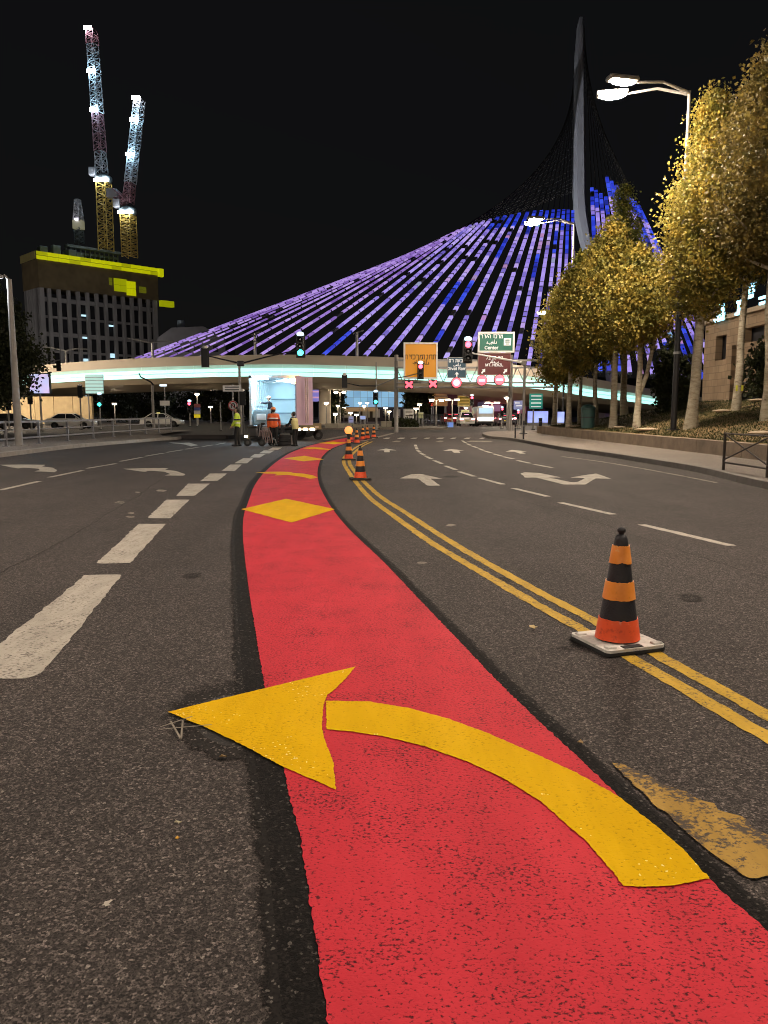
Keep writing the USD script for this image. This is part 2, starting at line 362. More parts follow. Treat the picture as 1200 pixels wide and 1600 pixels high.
def ribbon(name, inner, outer, z, m, zi=None):
    n_ = len(inner); v = np.vstack([np.c_[inner, np.full(n_, z if zi is None else zi)], np.c_[outer, np.full(n_, z)]])
    f = np.array([[i, i + 1, n_ + i + 1, n_ + i] for i in range(n_ - 1)]); a_ = np.cross(v[f[:, 1]] - v[f[:, 0]], v[f[:, 2]] - v[f[:, 0]])[:, 2]; f = np.where((a_ < 0)[:, None], f[:, ::-1], f)
    vv, ff = mesh_of((v, f)); path = numbered(road.path, name)
    usdkit.mesh(stage, path, (vv, ff), m, uv=np.c_[np.r_[np.arange(n_), np.arange(n_)] * .1, np.r_[np.zeros(n_), np.ones(n_)]])
ribbon('worn_seal_edge', SL, offset(SL, 0) - 0.075 * (offset(SL, 1) - SL), 0.006, seal_edge)
ribbon('worn_seal_edge', SR, offset(SR, 0) + 0.05 * (offset(SR, 1) - SR), 0.006, seal_edge)
road.add('red_cycle_lane', flat(lane_poly, 0.010), red_paint)

# near yellow arrow
head = ground_px([(262.5, 1116.5), (340, 1097), (440, 1073), (505, 1057), (556, 1045), (541, 1063), (524, 1080), (511, 1090), (505, 1108), (503, 1140), (507, 1160), (515, 1180), (521, 1198), (525, 1239), (496, 1226), (467, 1214), (437, 1200), (390, 1174), (320, 1140)])
tail = ground_px([(509.6, 1099), (575, 1100), (637, 1110), (700, 1127), (762, 1150), (837, 1183), (900, 1212), (967, 1250), (1025, 1296), (1067, 1333), (1108, 1379), (1054, 1389.5), (1010, 1392), (975, 1391), (950, 1360), (917, 1321), (883, 1292), (846, 1258), (783, 1219), (733, 1196), (700, 1184), (658, 1169), (600, 1155), (545, 1147), (510, 1144)])
road.add('yellow_arrow_head', flat(blob(head, 0.0014, 0.008, 11), 0.0145), yellow_paint)
road.add('yellow_arrow_tail', flat(blob(tail, 0.0014, 0.008, 12), 0.0145), yellow_paint)
# dark smudge of old paint around the arrow tip
sm = np.array(ground_px([(252, 1118), (290, 1080), (345, 1064), (372, 1066), (400, 1040), (420, 1085), (452, 1200), (420, 1218), (372, 1196), (330, 1190), (290, 1168), (266, 1142), (252, 1118)]))
sm = resample(sm, 90); cm = np.array(G(365, 1128)[:2]); ins = cm + (sm - cm) * 0.62
road.add('dark_smudge', flat(Polygon(ins[:-1]).buffer(0), 0.0035), halo)
ribbon('worn_smudge_edge', ins, cm + (sm - cm) * 1.22, 0.0035, smudge_edge)
chalk = [[(252, 1140), (300, 1124)], [(265, 1128), (283, 1160)], [(283, 1160), (286, 1128)], [(252, 1144), (330, 1137)]]
road.add('chalk_sketch', [flat(LineString(ground_px(c)).buffer(0.0045), 0.0155) for c in chalk], faded_white)

# yellow diamonds and arrows further along the lane
def diamond(px, seed): road.add('yellow_diamond', flat(blob(ground_px(px), 0.004, 0.05, seed), 0.0145), yellow_paint)
diamond([(377, 797), (447, 780.5), (524, 797), (456, 818)], 21)
diamond([(443, 716.8), (476, 712.8), (506, 718.4), (474, 721.4)], 22)
diamond([(497, 692.6), (520, 690.4), (543, 692.2), (522, 694.6)], 23)
k, o = 4.444, (350, 660)
road.add('yellow_arrow', flat(blob(ground_px([(215, 351), (300, 347), (392, 346), (478, 349), (468, 353), (555, 360), (620, 372), (652, 388), (600, 396), (560, 385), (500, 376), (440, 368), (375, 371), (352, 372), (370, 362), (290, 359)], k, o), 0.004, 0.05, 24), 0.0145), yellow_paint)
road.add('yellow_arrow', flat(blob(ground_px([(545, 182), (600, 174), (660, 176), (700, 183), (745, 190), (725, 195), (680, 190), (630, 186), (600, 187)], k, o), 0.004, 0.08, 25), 0.0145), yellow_paint)

# faded old yellow wedge right of the lane
road.add('faded_yellow_wedge', flat(blob(ground_px([(952, 1190), (1075, 1242), (1200, 1306), (1290, 1352), (1290, 1372), (1200, 1370), (1167, 1377), (1150, 1366), (1133, 1350), (1096, 1325), (1033, 1267), (992, 1233)]), 0.008, 0.03, 26), 0.0085), faded_yellow)

# double yellow line
lineA = [(1420, 1268), (1200, 1153), (1092, 1090), (983, 1027), (911, 985), (860, 957), (727, 880), (680, 852), (620, 810), (580, 780), (559, 757), (546, 739), (537, 721), (539, 713), (552, 702), (575, 690)]
lineB = [(1420, 1226), (1200, 1119), (1117, 1073), (1023, 1022), (931, 972), (860, 935), (757, 878), (690, 838), (627, 797), (597, 778), (573, 757), (556, 739), (546, 722), (547, 714), (558, 703), (582, 690)]
for j, ln in enumerate((lineA, lineB)):
    c = smooth_line(ground_px(ln), 260)
    e1, e2 = jag(offset(c, -0.052), 0.004, 0.04, 31 + j), jag(offset(c, 0.052), 0.004, 0.04, 33 + j)
    road.add('yellow_line', flat(Polygon(np.vstack([e1, e2[::-1]])).buffer(0), 0.0042), line_yellow)

# white markings
def quad(px, z=0.004, m=white_paint, seed=1, name='white_dash', kk=1.0, oo=(0, 0), step=0.05, amp=0.006):
    road.add(name, flat(blob(ground_px(px, kk, oo), amp, step, seed), z), m)
dashes = [[(133, 899), (191, 898), (77, 1040), (58, 1056), (40, 1061), (-70, 1064)], [(217, 819), (259, 819), (204, 880), (150, 881)], [(260, 781), (296, 781), (267, 810), (230, 810)],
          [(294, 756), (328, 756), (304, 775), (275, 775)], [(328, 740), (355, 740), (340, 751.5), (313, 752)], [(360, 726), (378, 726), (367, 736), (346, 736)],
          [(380, 716), (396, 716), (386, 724), (366, 724)], [(398, 709.5), (415, 709.5), (406, 715), (390, 715)], [(412, 704), (429, 704), (421, 708.5), (405, 708.5)], [(426, 699.5), (441, 699.5), (434, 703), (419, 703)]]
for i, q in enumerate(dashes): quad(q, seed=40 + i)
def stroke_dash(a, b, w, seed, m=white_paint, name='white_dash'):
    a, b = np.array(G(*a)[:2]), np.array(G(*b)[:2])
    road.add(name, flat(blob(list(LineString([a, b]).buffer(w / 2, cap_style='flat').exterior.coords)[:-1], 0.005, 0.06, seed), 0.004), m)
thin_left = [((0, 766), (62, 752)), ((77, 746), (130, 735)), ((136, 732), (181, 724.5)), ((188, 721), (223, 714.5)), ((227, 713), (256, 708)), ((260, 707), (285, 703)), ((290, 702), (310, 699)), ((316, 698), (332, 695.3)), ((338, 694.6), (352, 692))]
thin_left = [((-90, 792), (-25, 773))] + thin_left
thin_right = [((1003, 820), (1143, 853)), ((876, 785.5), (958, 804)), ((802, 763), (856, 776)), ((749, 747), (786, 757)), ((717, 737), (741, 744.5)), ((696, 728), (713, 734.5)), ((678, 719.5), (691, 725)), ((665, 713), (675, 717.5)), ((657, 708), (664, 711.7)), ((652, 703.5), (657, 707)), ((650, 699), (652, 702.2)), ((649, 695), (650, 698))]
thin_right2 = [((834, 725.5), (863, 731)), ((808, 719.5), (828, 724)), ((786, 713.7), (803, 717.3)), ((771, 709.2), (784, 712.8)), ((758, 704.8), (768, 708)), ((748, 701), (756, 704)), ((738, 697), (746, 700)), ((729, 693.2), (736, 696)), ((722, 688.5), (728, 692.3))]
for i, (a, b) in enumerate(thin_left + thin_right + thin_right2): stroke_dash(a, b, 0.13, 60 + i)
edge_line = smooth_line(ground_px([(878, 713.5), (955, 724), (1040, 739), (1120, 754.5)]), 60)
road.add('faded_edge_line', flat(Polygon(np.vstack([jag(offset(edge_line, -.05), .012, .06, 91), jag(offset(edge_line, .05), .012, .06, 92)[::-1]])).buffer(0), 0.004), faded_white)
k7, o7, k8, o8 = 3.75, (0, 650), 3.0, (580, 660)
arrows = [([(722, 310), (860, 306), (990, 306), (965, 315), (1030, 323), (1088, 342), (1075, 351), (960, 349), (1000, 342), (965, 327), (890, 322), (868, 322), (850, 328), (800, 322)], k7, o7, white_paint),
          ([(0, 287), (140, 285), (270, 287), (245, 296), (310, 304), (335, 318), (320, 330), (200, 325), (235, 318), (225, 309), (150, 304), (125, 304), (110, 308), (60, 300)], k7, o7, white_paint),
          ([(985, 154), (1060, 158), (1110, 157), (1160, 171), (1120, 178), (1075, 166), (1010, 160)], k7, o7, white_paint),
          ([(700, 240), (720, 234), (790, 238), (893, 259), (830, 259), (938, 281), (965, 281), (1003, 262), (930, 259), (1055, 240), (1126, 265), (1052, 263), (1005, 292), (905, 292), (772, 259), (722, 260)], k8, o8, white_paint),
          ([(135, 263), (190, 243), (235, 242), (336, 266), (277, 264), (325, 297), (265, 298), (218, 264)], k8, o8, white_paint),
          ([(28, 131), (70, 123), (120, 131), (86, 131), (88, 140), (61, 140), (61, 131)], k8, o8, white_paint),
          ([(335, 133), (375, 125), (437, 133), (409, 133), (420, 143), (388, 143), (378, 134)], k8, o8, white_paint),
          ([(630, 137), (660, 129), (732, 137), (702, 138), (724, 146), (698, 147), (672, 138)], k8, o8, white_paint)]
for i, (q, kk, oo, m) in enumerate(arrows): quad(q, m=m, seed=120 + i, name='white_arrow', kk=kk, oo=oo, step=0.12)
blocks = [(55, 85), (120, 155), (182, 212), (245, 272), (303, 338), (368, 395), (432, 462), (505, 530), (555, 595), (610, 650)]
for i, (a, b) in enumerate(blocks): quad([(a, 77), (a + 14, 72), (b + 6, 72), (b - 6, 78)], seed=140 + i, name='crossing_block', kk=k8, oo=o8, step=0.2)
for i, (a, b) in enumerate([(95, 142), (300, 342), (445, 572)]): quad([(a, 92), (a + 20, 86), (b, 87), (b - 12, 93)], m=faded_white, seed=155 + i, name='stop_line', kk=k8, oo=o8, step=0.2)
for i, q in enumerate([[(560, 689), (612, 676.6), (617, 677.3), (570, 689.2)], [(503, 687), (556, 677), (562, 677.5), (512, 687.6)]]): quad(q, m=faded_white, seed=165 + i, name='white_line', step=0.2)
for i, (u, v, w, h) in enumerate([(188, 785.5, 9, 2), (252, 767, 9, 1.8), (205, 802, 6, 1.5), (203, 808, 8, 1.5), (660, 880, 9, 2), (704, 821, 8, 2), (215, 769.5, 5, 1)]):
    quad([(u - w, v), (u - w * .4, v - h), (u + w * .5, v - h * .8), (u + w, v), (u + w * .3, v + h), (u - w * .5, v + h * .7)], m=faded_white, seed=170 + i, name='paint_speck', step=0.03)
# repaired patch and manhole shade on the left
for q in ([(160, 225), (200, 222), (300, 275), (318, 300), (260, 270)], [(90, 275), (150, 268), (250, 268), (262, 283), (150, 285)]):
    road.add('tar_patch', flat(blob(ground_px(q, k7, o7), 0.03, 0.12, 181), 0.003), halo)

for i, px in enumerate([[(1210, 905), (1010, 842), (880, 800), (700, 762)], [(-20, 905), (110, 838), (210, 778), (262, 742)]]):
    c = smooth_line(ground_px(px), 160); c = c + np.c_[meshkit.fbm(np.c_[np.linspace(0, 20, 160), np.zeros((160, 2)) + i], 3, i) - .5, np.zeros(160)] * .10
    ribbon('tar_joint', offset(c, -.012), offset(c, .014), 0.002, smudge_edge)
for i, (u, v, r_) in enumerate([(1080, 935, .22), (905, 1003, .20), (790, 905, .16), (300, 900, .2), (705, 745, .5)]):
    g_ = G(u, v)[:2]; a_ = np.linspace(0, 2 * np.pi, 40); rr = r_ * (.7 + .6 * meshkit.fbm(np.c_[np.cos(a_) + 3 * i, np.sin(a_), 0 * a_], 3, i)); o_ = g_ + np.c_[np.cos(a_) * rr * .7, np.sin(a_) * rr]; o_[-1] = o_[0]
    ribbon('oil_stain', g_ + (o_ - g_) * .05, o_, 0.002, smudge_edge)
# litter: fallen leaves and chips on the asphalt
leaf_mat = mat('fallen_leaf', (0.34, 0.22, 0.08), 0.7, var=0.4, scale=9)
def litter(name, u, v, size, m, label, c, seed):
    r = np.random.default_rng(seed); g = G(u, v); n = 9
    a = np.sort(r.uniform(0, 2 * np.pi, n)); rad = size * r.uniform(0.45, 1.0, n)
    top = np.c_[g[0] + rad * np.cos(a), g[1] + rad * np.sin(a), 0.012 + r.uniform(0.0, size * 0.5, n)]
    bot = top - [0, 0, 0.003]
    vv = np.vstack([top, bot, [[g[0], g[1], 0.010 + size * .3]], [[g[0], g[1], 0.007 + size * .3]]]); f = []
    for i in range(n):
        j = (i + 1) % n; f += [[i, j, 2 * n], [n + j, n + i, 2 * n + 1], [i, n + i, n + j], [i, n + j, j]]
    single(name, (vv, np.array(f)), m, label, c)
litter('fallen_leaf', 350, 1187, 0.022, leaf_mat, 'curled brown leaf lying just below the big yellow arrow head', 'leaf', 1)
litter('fallen_leaf', 277, 1314, 0.010, mat('orange_leaf', (0.62, 0.33, 0.03), 0.6), 'tiny orange leaf on the dark asphalt at lower left', 'leaf', 2)
litter('fallen_leaf', 908, 1164, 0.020, leaf_mat, 'pale leaf on the dark edge right of the red lane', 'leaf', 3)
litter('fallen_leaf', 832, 983, 0.035, mat('gold_leaf', (0.45, 0.33, 0.12), 0.6), 'yellowish leaf on the asphalt left of the big cone', 'leaf', 4)
litter('fallen_leaf', 278, 1290, 0.014, mat('pale_leaf', (0.42, 0.37, 0.25), 0.6), 'small pale leaf scrap above the tiny orange leaf', 'leaf', 5)
spl = blob([(G(168, 1413)[0] + 0.016 * s * math.cos(a), G(168, 1413)[1] + 0.02 * s * math.sin(a)) for a, s in zip(np.linspace(0, 6.1, 14), np.random.default_rng(3).uniform(0.4, 1.3, 14))], 0.002, 0.006, 5)
road.add('white_splash', flat(spl, 0.004), white_paint)

# ================================================================== RIGHT SIDEWALK, WALL, BANK
kerb_px = [(1200, 765), (1081, 736.5), (955, 715), (867, 702), (830, 694.5), (801, 689)]
kerb_line = ground_px(kerb_px)
d0 = np.array(kerb_line[0]) - np.array(kerb_line[1])
kerb_line = [(kerb_line[0][0] + 0.1, -30.0), (kerb_line[0][0] + 0.05, 5.0)] + kerb_line + [(6.2, 46.0), (6.6, 52.0), (8.2, 57.5), (12.0, 60.5), (20, 62)]
KL = smooth_line(kerb_line, 150)
kerb_stone = mat('kerb_stone', (0.17, 0.15, 0.13), 0.85, var=0.2, scale=5, bump=0.4, bscale=30)
sidewalk = Thing('sidewalk', kind='structure')
cuts = np.linspace(0, 149, 61).astype(int)
for a, b in zip(cuts[:-1], cuts[1:]):
    seg = KL[a:b + 1].copy()
    d = seg[1] - seg[0]; seg[0] += d / np.linalg.norm(d) * 0.012
    sidewalk.add('kerb_block', sweep(np.c_[seg, np.zeros(len(seg))], [(0.0, 0.0), (0.02, 0.145), (0.04, 0.155), (0.20, 0.155), (0.20, 0.0)]), kerb_stone)
inner = offset(KL, 0.20)
sidewalk.add('paving', flat(Polygon(np.vstack([inner, [(20, 62), (30, 62), (30, 57), (10.9, 57), (10.9, 52), (11.2, 24), (11.4, -30)]])).buffer(0), 0.152), pavement)

WX = lambda y: 10.55 + 0.018 * np.clip(35 - np.asarray(y, float), -20, 40)     # front face of the low wall
def bank_z(x, y):
    x, y = np.asarray(x, float), np.asarray(y, float)
    rise = 0.205 * np.clip(x - WX(y) - 0.3, 0, 7.5) * np.clip((62 - y) / 16, 0.30, 1.0)
    return 0.62 + rise + 0.05 * (meshkit.fbm(np.stack([x * .5, y * .5, 0 * x], -1), 3, 2) - .5)
def E(u, v):
    """where a viewing ray meets the bank"""
    d = ray(u, v)
    for t in np.linspace(8, 90, 4000):
        q = np.array([0, 0, CAM_H]) + d * t
        if q[0] > WX(q[1]) + 0.2 and q[2] <= bank_z(q[0], q[1]): return q
    return np.array([0, 0, CAM_H]) + d * 40
low_wall = Thing('low_wall', 'long low rough stone wall holding back the grassy bank beside the pavement', 'wall', (10.6, 30, 0.15))
ys = np.arange(-28, 51.6, 1.6)
for i, (a, b) in enumerate(zip(ys[:-1], ys[1:])):
    r = np.random.default_rng(i); a2, b2 = a + 0.008, b - 0.008; j = r.uniform(-0.012, 0.012)
    x0, x1 = float(WX(a)), float(WX(b))
    poly = [(x0 + j, a2), (x0 + 0.36, a2), (x1 + 0.36, b2), (x1 + j, b2)]
    low_wall.add('wall_block', prism(poly, 0.14, 0.60 + r.uniform(-0.008, 0.008)), wall_stone, world=True)
low_wall.add('end_block', prism([(10.3, 51.6), (16.5, 51.6), (16.5, 52.0), (10.3, 52.0)], 0.14, 0.62), wall_stone, world=True)

grass_soil = usdkit.material(stage, '/World/Looks/bank_grass', {
    'g': ('geometry', {}), 'n': ('noise_texture', {'scale': 0.55, 'detail': 6.0, 'roughness': 0.7}), 'f': ('noise_texture', {'scale': 26.0, 'detail': 4.0, 'roughness': 0.7}),
    'mx': ('mix_float', {'fac': 0.35}),
    'r': ('rgb_ramp', {'ramp': [(0.32, (0.045, 0.046, 0.013)), (0.44, (0.085, 0.072, 0.022)), (0.53, (0.19, 0.125, 0.05)), (0.68, (0.27, 0.18, 0.08))]}),
    'b': ('bump', {'strength': 0.9, 'distance': 0.03}), 'p': ('principled_bsdf', {'roughness': 0.95})},
    [('g.position', 'n.vector'), ('g.position', 'f.vector'), ('n.fac', 'mx.a'), ('f.fac', 'mx.b'), ('mx.result', 'r.fac'), ('r.color', 'p.base_color'), ('f.fac', 'b.height'), ('b.normal', 'p.normal')], surface='p.BSDF')
gx, gy = np.arange(0, 1.0001, 0.02), np.arange(-29, 51.7, 0.8)
U, V = np.meshgrid(gx, gy, indexing='ij')
X = WX(V) + 0.30 + U ** 1.5 * 34
Z = bank_z(X, V) - 0.03
n1, n2 = U.shape
idx = np.arange(n1 * n2).reshape(n1, n2)
fq = np.stack([idx[:-1, :-1], idx[1:, :-1], idx[1:, 1:], idx[:-1, 1:]], -1).reshape(-1, 4)
single('grassy_bank', (np.stack([X, V, Z], -1).reshape(-1, 3), fq), grass_soil, kind='structure', smooth=True)
# grass tufts and fallen leaves over the bank: one mass
def tufts(n, x0, x1, y0, y1, seed):
    r = np.random.default_rng(seed); x = WX(35) + 0.4 + r.uniform(0, 1, n) ** 1.3 * (x1 - x0); y = r.uniform(y0, y1, n)
    x = np.maximum(x, WX(y) + 0.45); z = bank_z(x, y) - 0.04
    a = r.uniform(0, 2 * np.pi, n); h = r.uniform(0.03, 0.11, n); w = r.uniform(0.01, 0.03, n); lean = r.uniform(-.05, .05, (n, 2))
    b = np.stack([x, y, z], -1); s = np.stack([np.cos(a) * w, np.sin(a) * w, 0 * w], -1)
    v = np.stack([b - s, b + s, b + np.c_[lean, h]], 1).reshape(-1, 3)
    return v, np.arange(3 * n).reshape(-1, 3)
blade = usdkit.material(stage, '/World/Looks/grass_blades', {'g': ('geometry', {}), 'r': ('rgb_ramp', {'ramp': [(0, (0.05, 0.055, 0.014)), (0.5, (0.12, 0.095, 0.03)), (1, (0.28, 0.19, 0.07))]}), 'p': ('principled_bsdf', {'roughness': 0.9})}, [('g.random_per_island', 'r.fac'), ('r.color', 'p.base_color')], surface='p.BSDF')
single('bank_grass', tufts(36000, 0, 10, 8, 51, 4), blade, 'short dry grass and fallen leaves covering the bank under the trees', 'grass', kind='stuff')

# flat stones lying at the tree feet
for i, (u, v, w, lab) in enumerate([(1190, 678, 0.42, 'flat pale stone at the right picture edge below the grass'), (1130, 643, 0.5, 'flat pale stone at the foot of the tagged tree'), (1012, 672, 0.55, 'long flat stone on the bank left of the black mast'), (968, 668.5, 0.3, 'small flat stone left of the long flat stone'), (898, 666.5, 0.4, 'flat stone at the foot of the second tree from the wall end'), (1188, 626, 0.6, 'pale boulder on top of the bank at the right edge')]):
    q = E(u, v); r = np.random.default_rng(i)
    m = trimesh.creation.icosphere(2); vv = np.array(m.vertices); vv *= 1 + 0.25 * (meshkit.fbm(vv * 2 + i, 3, i)[:, None] - .5)
    single('flat_stone', (vv * [w, w * .6, 0.07] + q + [0, 0, 0.03], np.array(m.faces)), stone, lab, 'stone', smooth=True)

# ================================================================== LEFT MEDIAN
med = Thing('median', kind='structure')
ml = smooth_line([(-12.4, -30), (-12.9, 12), (-13.0, 25.3), (-13.3, 32), (-12.9, 37), (-12.2, 41.5), (-11.6, 44), (-11.9, 45.2), (-13.0, 45.8)], 100)
cuts = np.linspace(0, 99, 49).astype(int)
for a, b in zip(cuts[:-1], cuts[1:]):
    seg = ml[a:b + 1].copy(); d = seg[1] - seg[0]; seg[0] += d / np.linalg.norm(d) * 0.012
    med.add('kerb_block', sweep(np.c_[seg, np.zeros(len(seg))], [(-0.20, 0.0), (-0.20, 0.155), (-0.04, 0.155), (-0.02, 0.145), (0.0, 0.0)]), mat('median_kerb', (0.30, 0.27, 0.24), 0.85, var=0.2, scale=5))
med.add('paving', flat(Polygon(np.vstack([offset(ml, -0.20), [(-14.5, 50), (-15.5, 62), (-18.2, 62), (-18.0, -30)]])).buffer(0), 0.152), pavement)
# sunken dark planting pit at the end of the median
pit = Thing('planting_pit', 'dark open planting pit at the far end of the left median', 'planting pit', tuple(G(318, 684)))
pc = G(318, 685.0)
pit.add('pit_rim', [bx((pc[0] + a, pc[1] + b, 0.09), s) for a, b, s in ((0, -.9, (3.2, .15, .19)), (0, .9, (3.2, .15, .19)), (-1.6, 0, (.15, 1.95, .19)), (1.6, 0, (.15, 1.95, .19)))], mat('pit_rim', (0.06, 0.05, 0.045), 0.9), world=True)
pit.add('pit_soil', flat([(pc[0] - 1.52, pc[1] - .82), (pc[0] + 1.52, pc[1] - .82), (pc[0] + 1.52, pc[1] + .82), (pc[0] - 1.52, pc[1] + .82)], 0.05), mat('dark_soil', (0.015, 0.012, 0.01), 0.95), world=True)

# pedestrian railing on the median
rail_mat = mat('railing_grey', (0.27, 0.265, 0.28), 0.5, 0.3, 0.2, 8)
rail = Thing('pedestrian_railing', 'long grey metal guard railing on the left median', 'railing', (-15.2, 40, 0.15))
post_y = [14, 17, 20, 23, 25.8, 28.4, 31.2, 34.2, 37.3, 40.6, 43.6, 46.5, 49.5, 52.5, 55.5]
for y in post_y:
    rail.add('rail_post', [bx((-15.3, y, 0.67), (0.09, 0.09, 1.04)), bx((-15.3, y, 0.165), (0.22, 0.22, 0.026))], rail_mat, world=True)
for a, b in zip(post_y[:-1], post_y[1:]):
    for z, h in ((1.13, 0.09), (0.45, 0.07)):
        rail.add('rail_bar', bx((-15.3, (a + b) / 2, z), (0.06, b - a - 0.1, h)), rail_mat, world=True)
    rail.add('rail_bar', bx((-15.3, (a + b) / 2, 0.80), (0.03, b - a - 0.1, 0.035)), rail_mat, world=True)

# barrier on the right pavement
bar = Thing('street_barrier', 'dark pedestrian barrier with crossed braces on the right pavement edge', 'barrier', (7.9, 17, 0.15))
bm = mat('barrier_paint', (0.075, 0.06, 0.05), 0.6, 0.3, 0.3, 10)
for k in range(3):
    y1, y0 = 18.2 - k * 2.1, 16.1 - k * 2.1; x = 8.05
    bar.add('barrier_post', tube([(x, y1, 0.152), (x, y1, 1.05)], 0.035, 8), bm, world=True)
    if k == 2: bar.add('barrier_post', tube([(x, y0, 0.152), (x, y0, 1.05)], 0.035, 8), bm, world=True)
    for z in (1.02, 0.34): bar.add('barrier_rail', tube([(x, y1 - .036, z), (x, y0 + .036, z)], 0.022, 6), bm, world=True)
    bar.add('barrier_brace', tube([(x - .02, y1 - .03, 0.40), (x - .02, y0 + .03, 0.98)], 0.018, 6), bm, world=True)
    bar.add('barrier_brace', tube([(x + .02, y1 - .03, 0.98), (x + .02, y0 + .03, 0.40)], 0.018, 6), bm, world=True)

# ================================================================== BRIDGE
deck_st = [(-160, 597, 140), (-100, 588, 130), (0, 578, 118), (110, 566.5, 108), (220, 560, 102), (415, 554.5, 97), (600, 558, 96), (750, 565, 95), (860, 578, 100), (912, 589, 109), (975, 600, 122), (1035, 611, 137), (1120, 624, 160), (1200, 633, 190)]
deck_line = smooth_line([P(u, v, Y) for u, v, Y in deck_st], 120)
cream = mat('bridge_cream', (0.56, 0.48, 0.39), 0.6, 0, 0.06, 0.3)
belly_m = mat('bridge_belly', (0.52, 0.44, 0.32), 0.55, 0, 0.08, 0.3)
bridge = Thing('cable_stayed_bridge', 'curved cream bridge with cyan light band and lit cables fanning to a mast', 'bridge', tuple(deck_line[60]))
def deck_part(name, section, m, n=1, gap=0.0, rnd=0):
    if n == 1:
        bridge.add(name, sweep(deck_line, section), m, world=True); return
    cuts = np.linspace(0, len(deck_line) - 1, n + 1)
    for a, b in zip(cuts[:-1], cuts[1:]):
        pts = np.array([[np.interp(s, np.arange(len(deck_line)), deck_line[:, k]) for k in range(3)] for s in np.linspace(a, b, 4)])
        d = pts[-1] - pts[0]; L_ = np.linalg.norm(d); pts[0] += d / L_ * gap; pts[-1] -= d / L_ * gap
        bridge.add(name, sweep(pts, section), m, world=True)
glow_panel = usdkit.material(stage, '/World/Looks/pale_panel', {'g': ('geometry', {}), 'n': ('noise_texture', {'scale': 0.35, 'detail': 2.0}), 'r': ('rgb_ramp', {'ramp': [(0.3, (0.17, 0.36, 0.29)), (0.7, (0.30, 0.52, 0.43))]}), 'p': ('principled_bsdf', {'base_color': (0.4, 0.5, 0.45), 'emission_strength': 0.72})}, [('g.position', 'n.vector'), ('n.fac', 'r.fac'), ('r.color', 'p.emission_color')], surface='p.BSDF')
band = emit('cyan_band', (0.44, 1.0, 0.90), 1.5)
deck_part('parapet', [(0.0, 0.0), (0.0, -1.15), (-0.25, -1.15), (-0.25, -0.02), (-0.12, 0.03)], cream)
deck_part('light_panel', [(-0.06, -1.153), (-0.06, -1.62), (-0.2, -1.62), (-0.2, -1.153)], glow_panel, 60, 0.02)
deck_part('light_band', [(0.10, -1.63), (0.16, -2.05), (-0.2, -2.05), (-0.2, -1.63)], band, 60, 0.03)
deck_part('light_band', [(0.30, -2.14), (0.34, -2.62), (-0.2, -2.62), (-0.2, -2.14)], band, 60, 0.03)
deck_part('light_ledge', [(0.20, -2.06), (0.24, -2.13), (-0.2, -2.13), (-0.2, -2.06)], cream)
deck_part('girder', [(0.25, -2.63), (-0.6, -3.35), (-3.0, -3.95), (-9.5, -3.95), (-12.5, -3.2), (-13.2, -2.0), (-13.2, -1.2), (-0.22, -1.2), (-0.22, -2.63)], belly_m)
deck_part('far_parapet', [(-12.9, -1.19), (-13.2, -1.19), (-13.2, -0.2), (-12.9, -0.2)], cream)

# mast
mast_m = mat('mast_steel', (0.42, 0.43, 0.46), 0.5, 0.2, 0.06, 0.2)
MY = 190.0
mast_px = [(908, 27, 3.0), (906.5, 45, 6), (905.5, 90, 9), (905, 180, 11), (905, 260, 12), (905, 305, 12.5), (907, 335, 12.5), (914, 372, 11.5), (924, 415, 10), (936, 470, 8.5), (948, 530, 8), (958, 640, 8)]
mp = [P(u, v, MY) for u, v, w in mast_px]; mr = [0.84 * w * MY / FPX for u, v, w in mast_px]
bridge.add('mast', tube(mp, mr, 6), mast_m, world=True, smooth=25)
bridge.add('mast_foot', rbox(tuple(mp[-1] - [0, 0, 1.0]), (6, 6, 5), 0.3), cream, world=True)

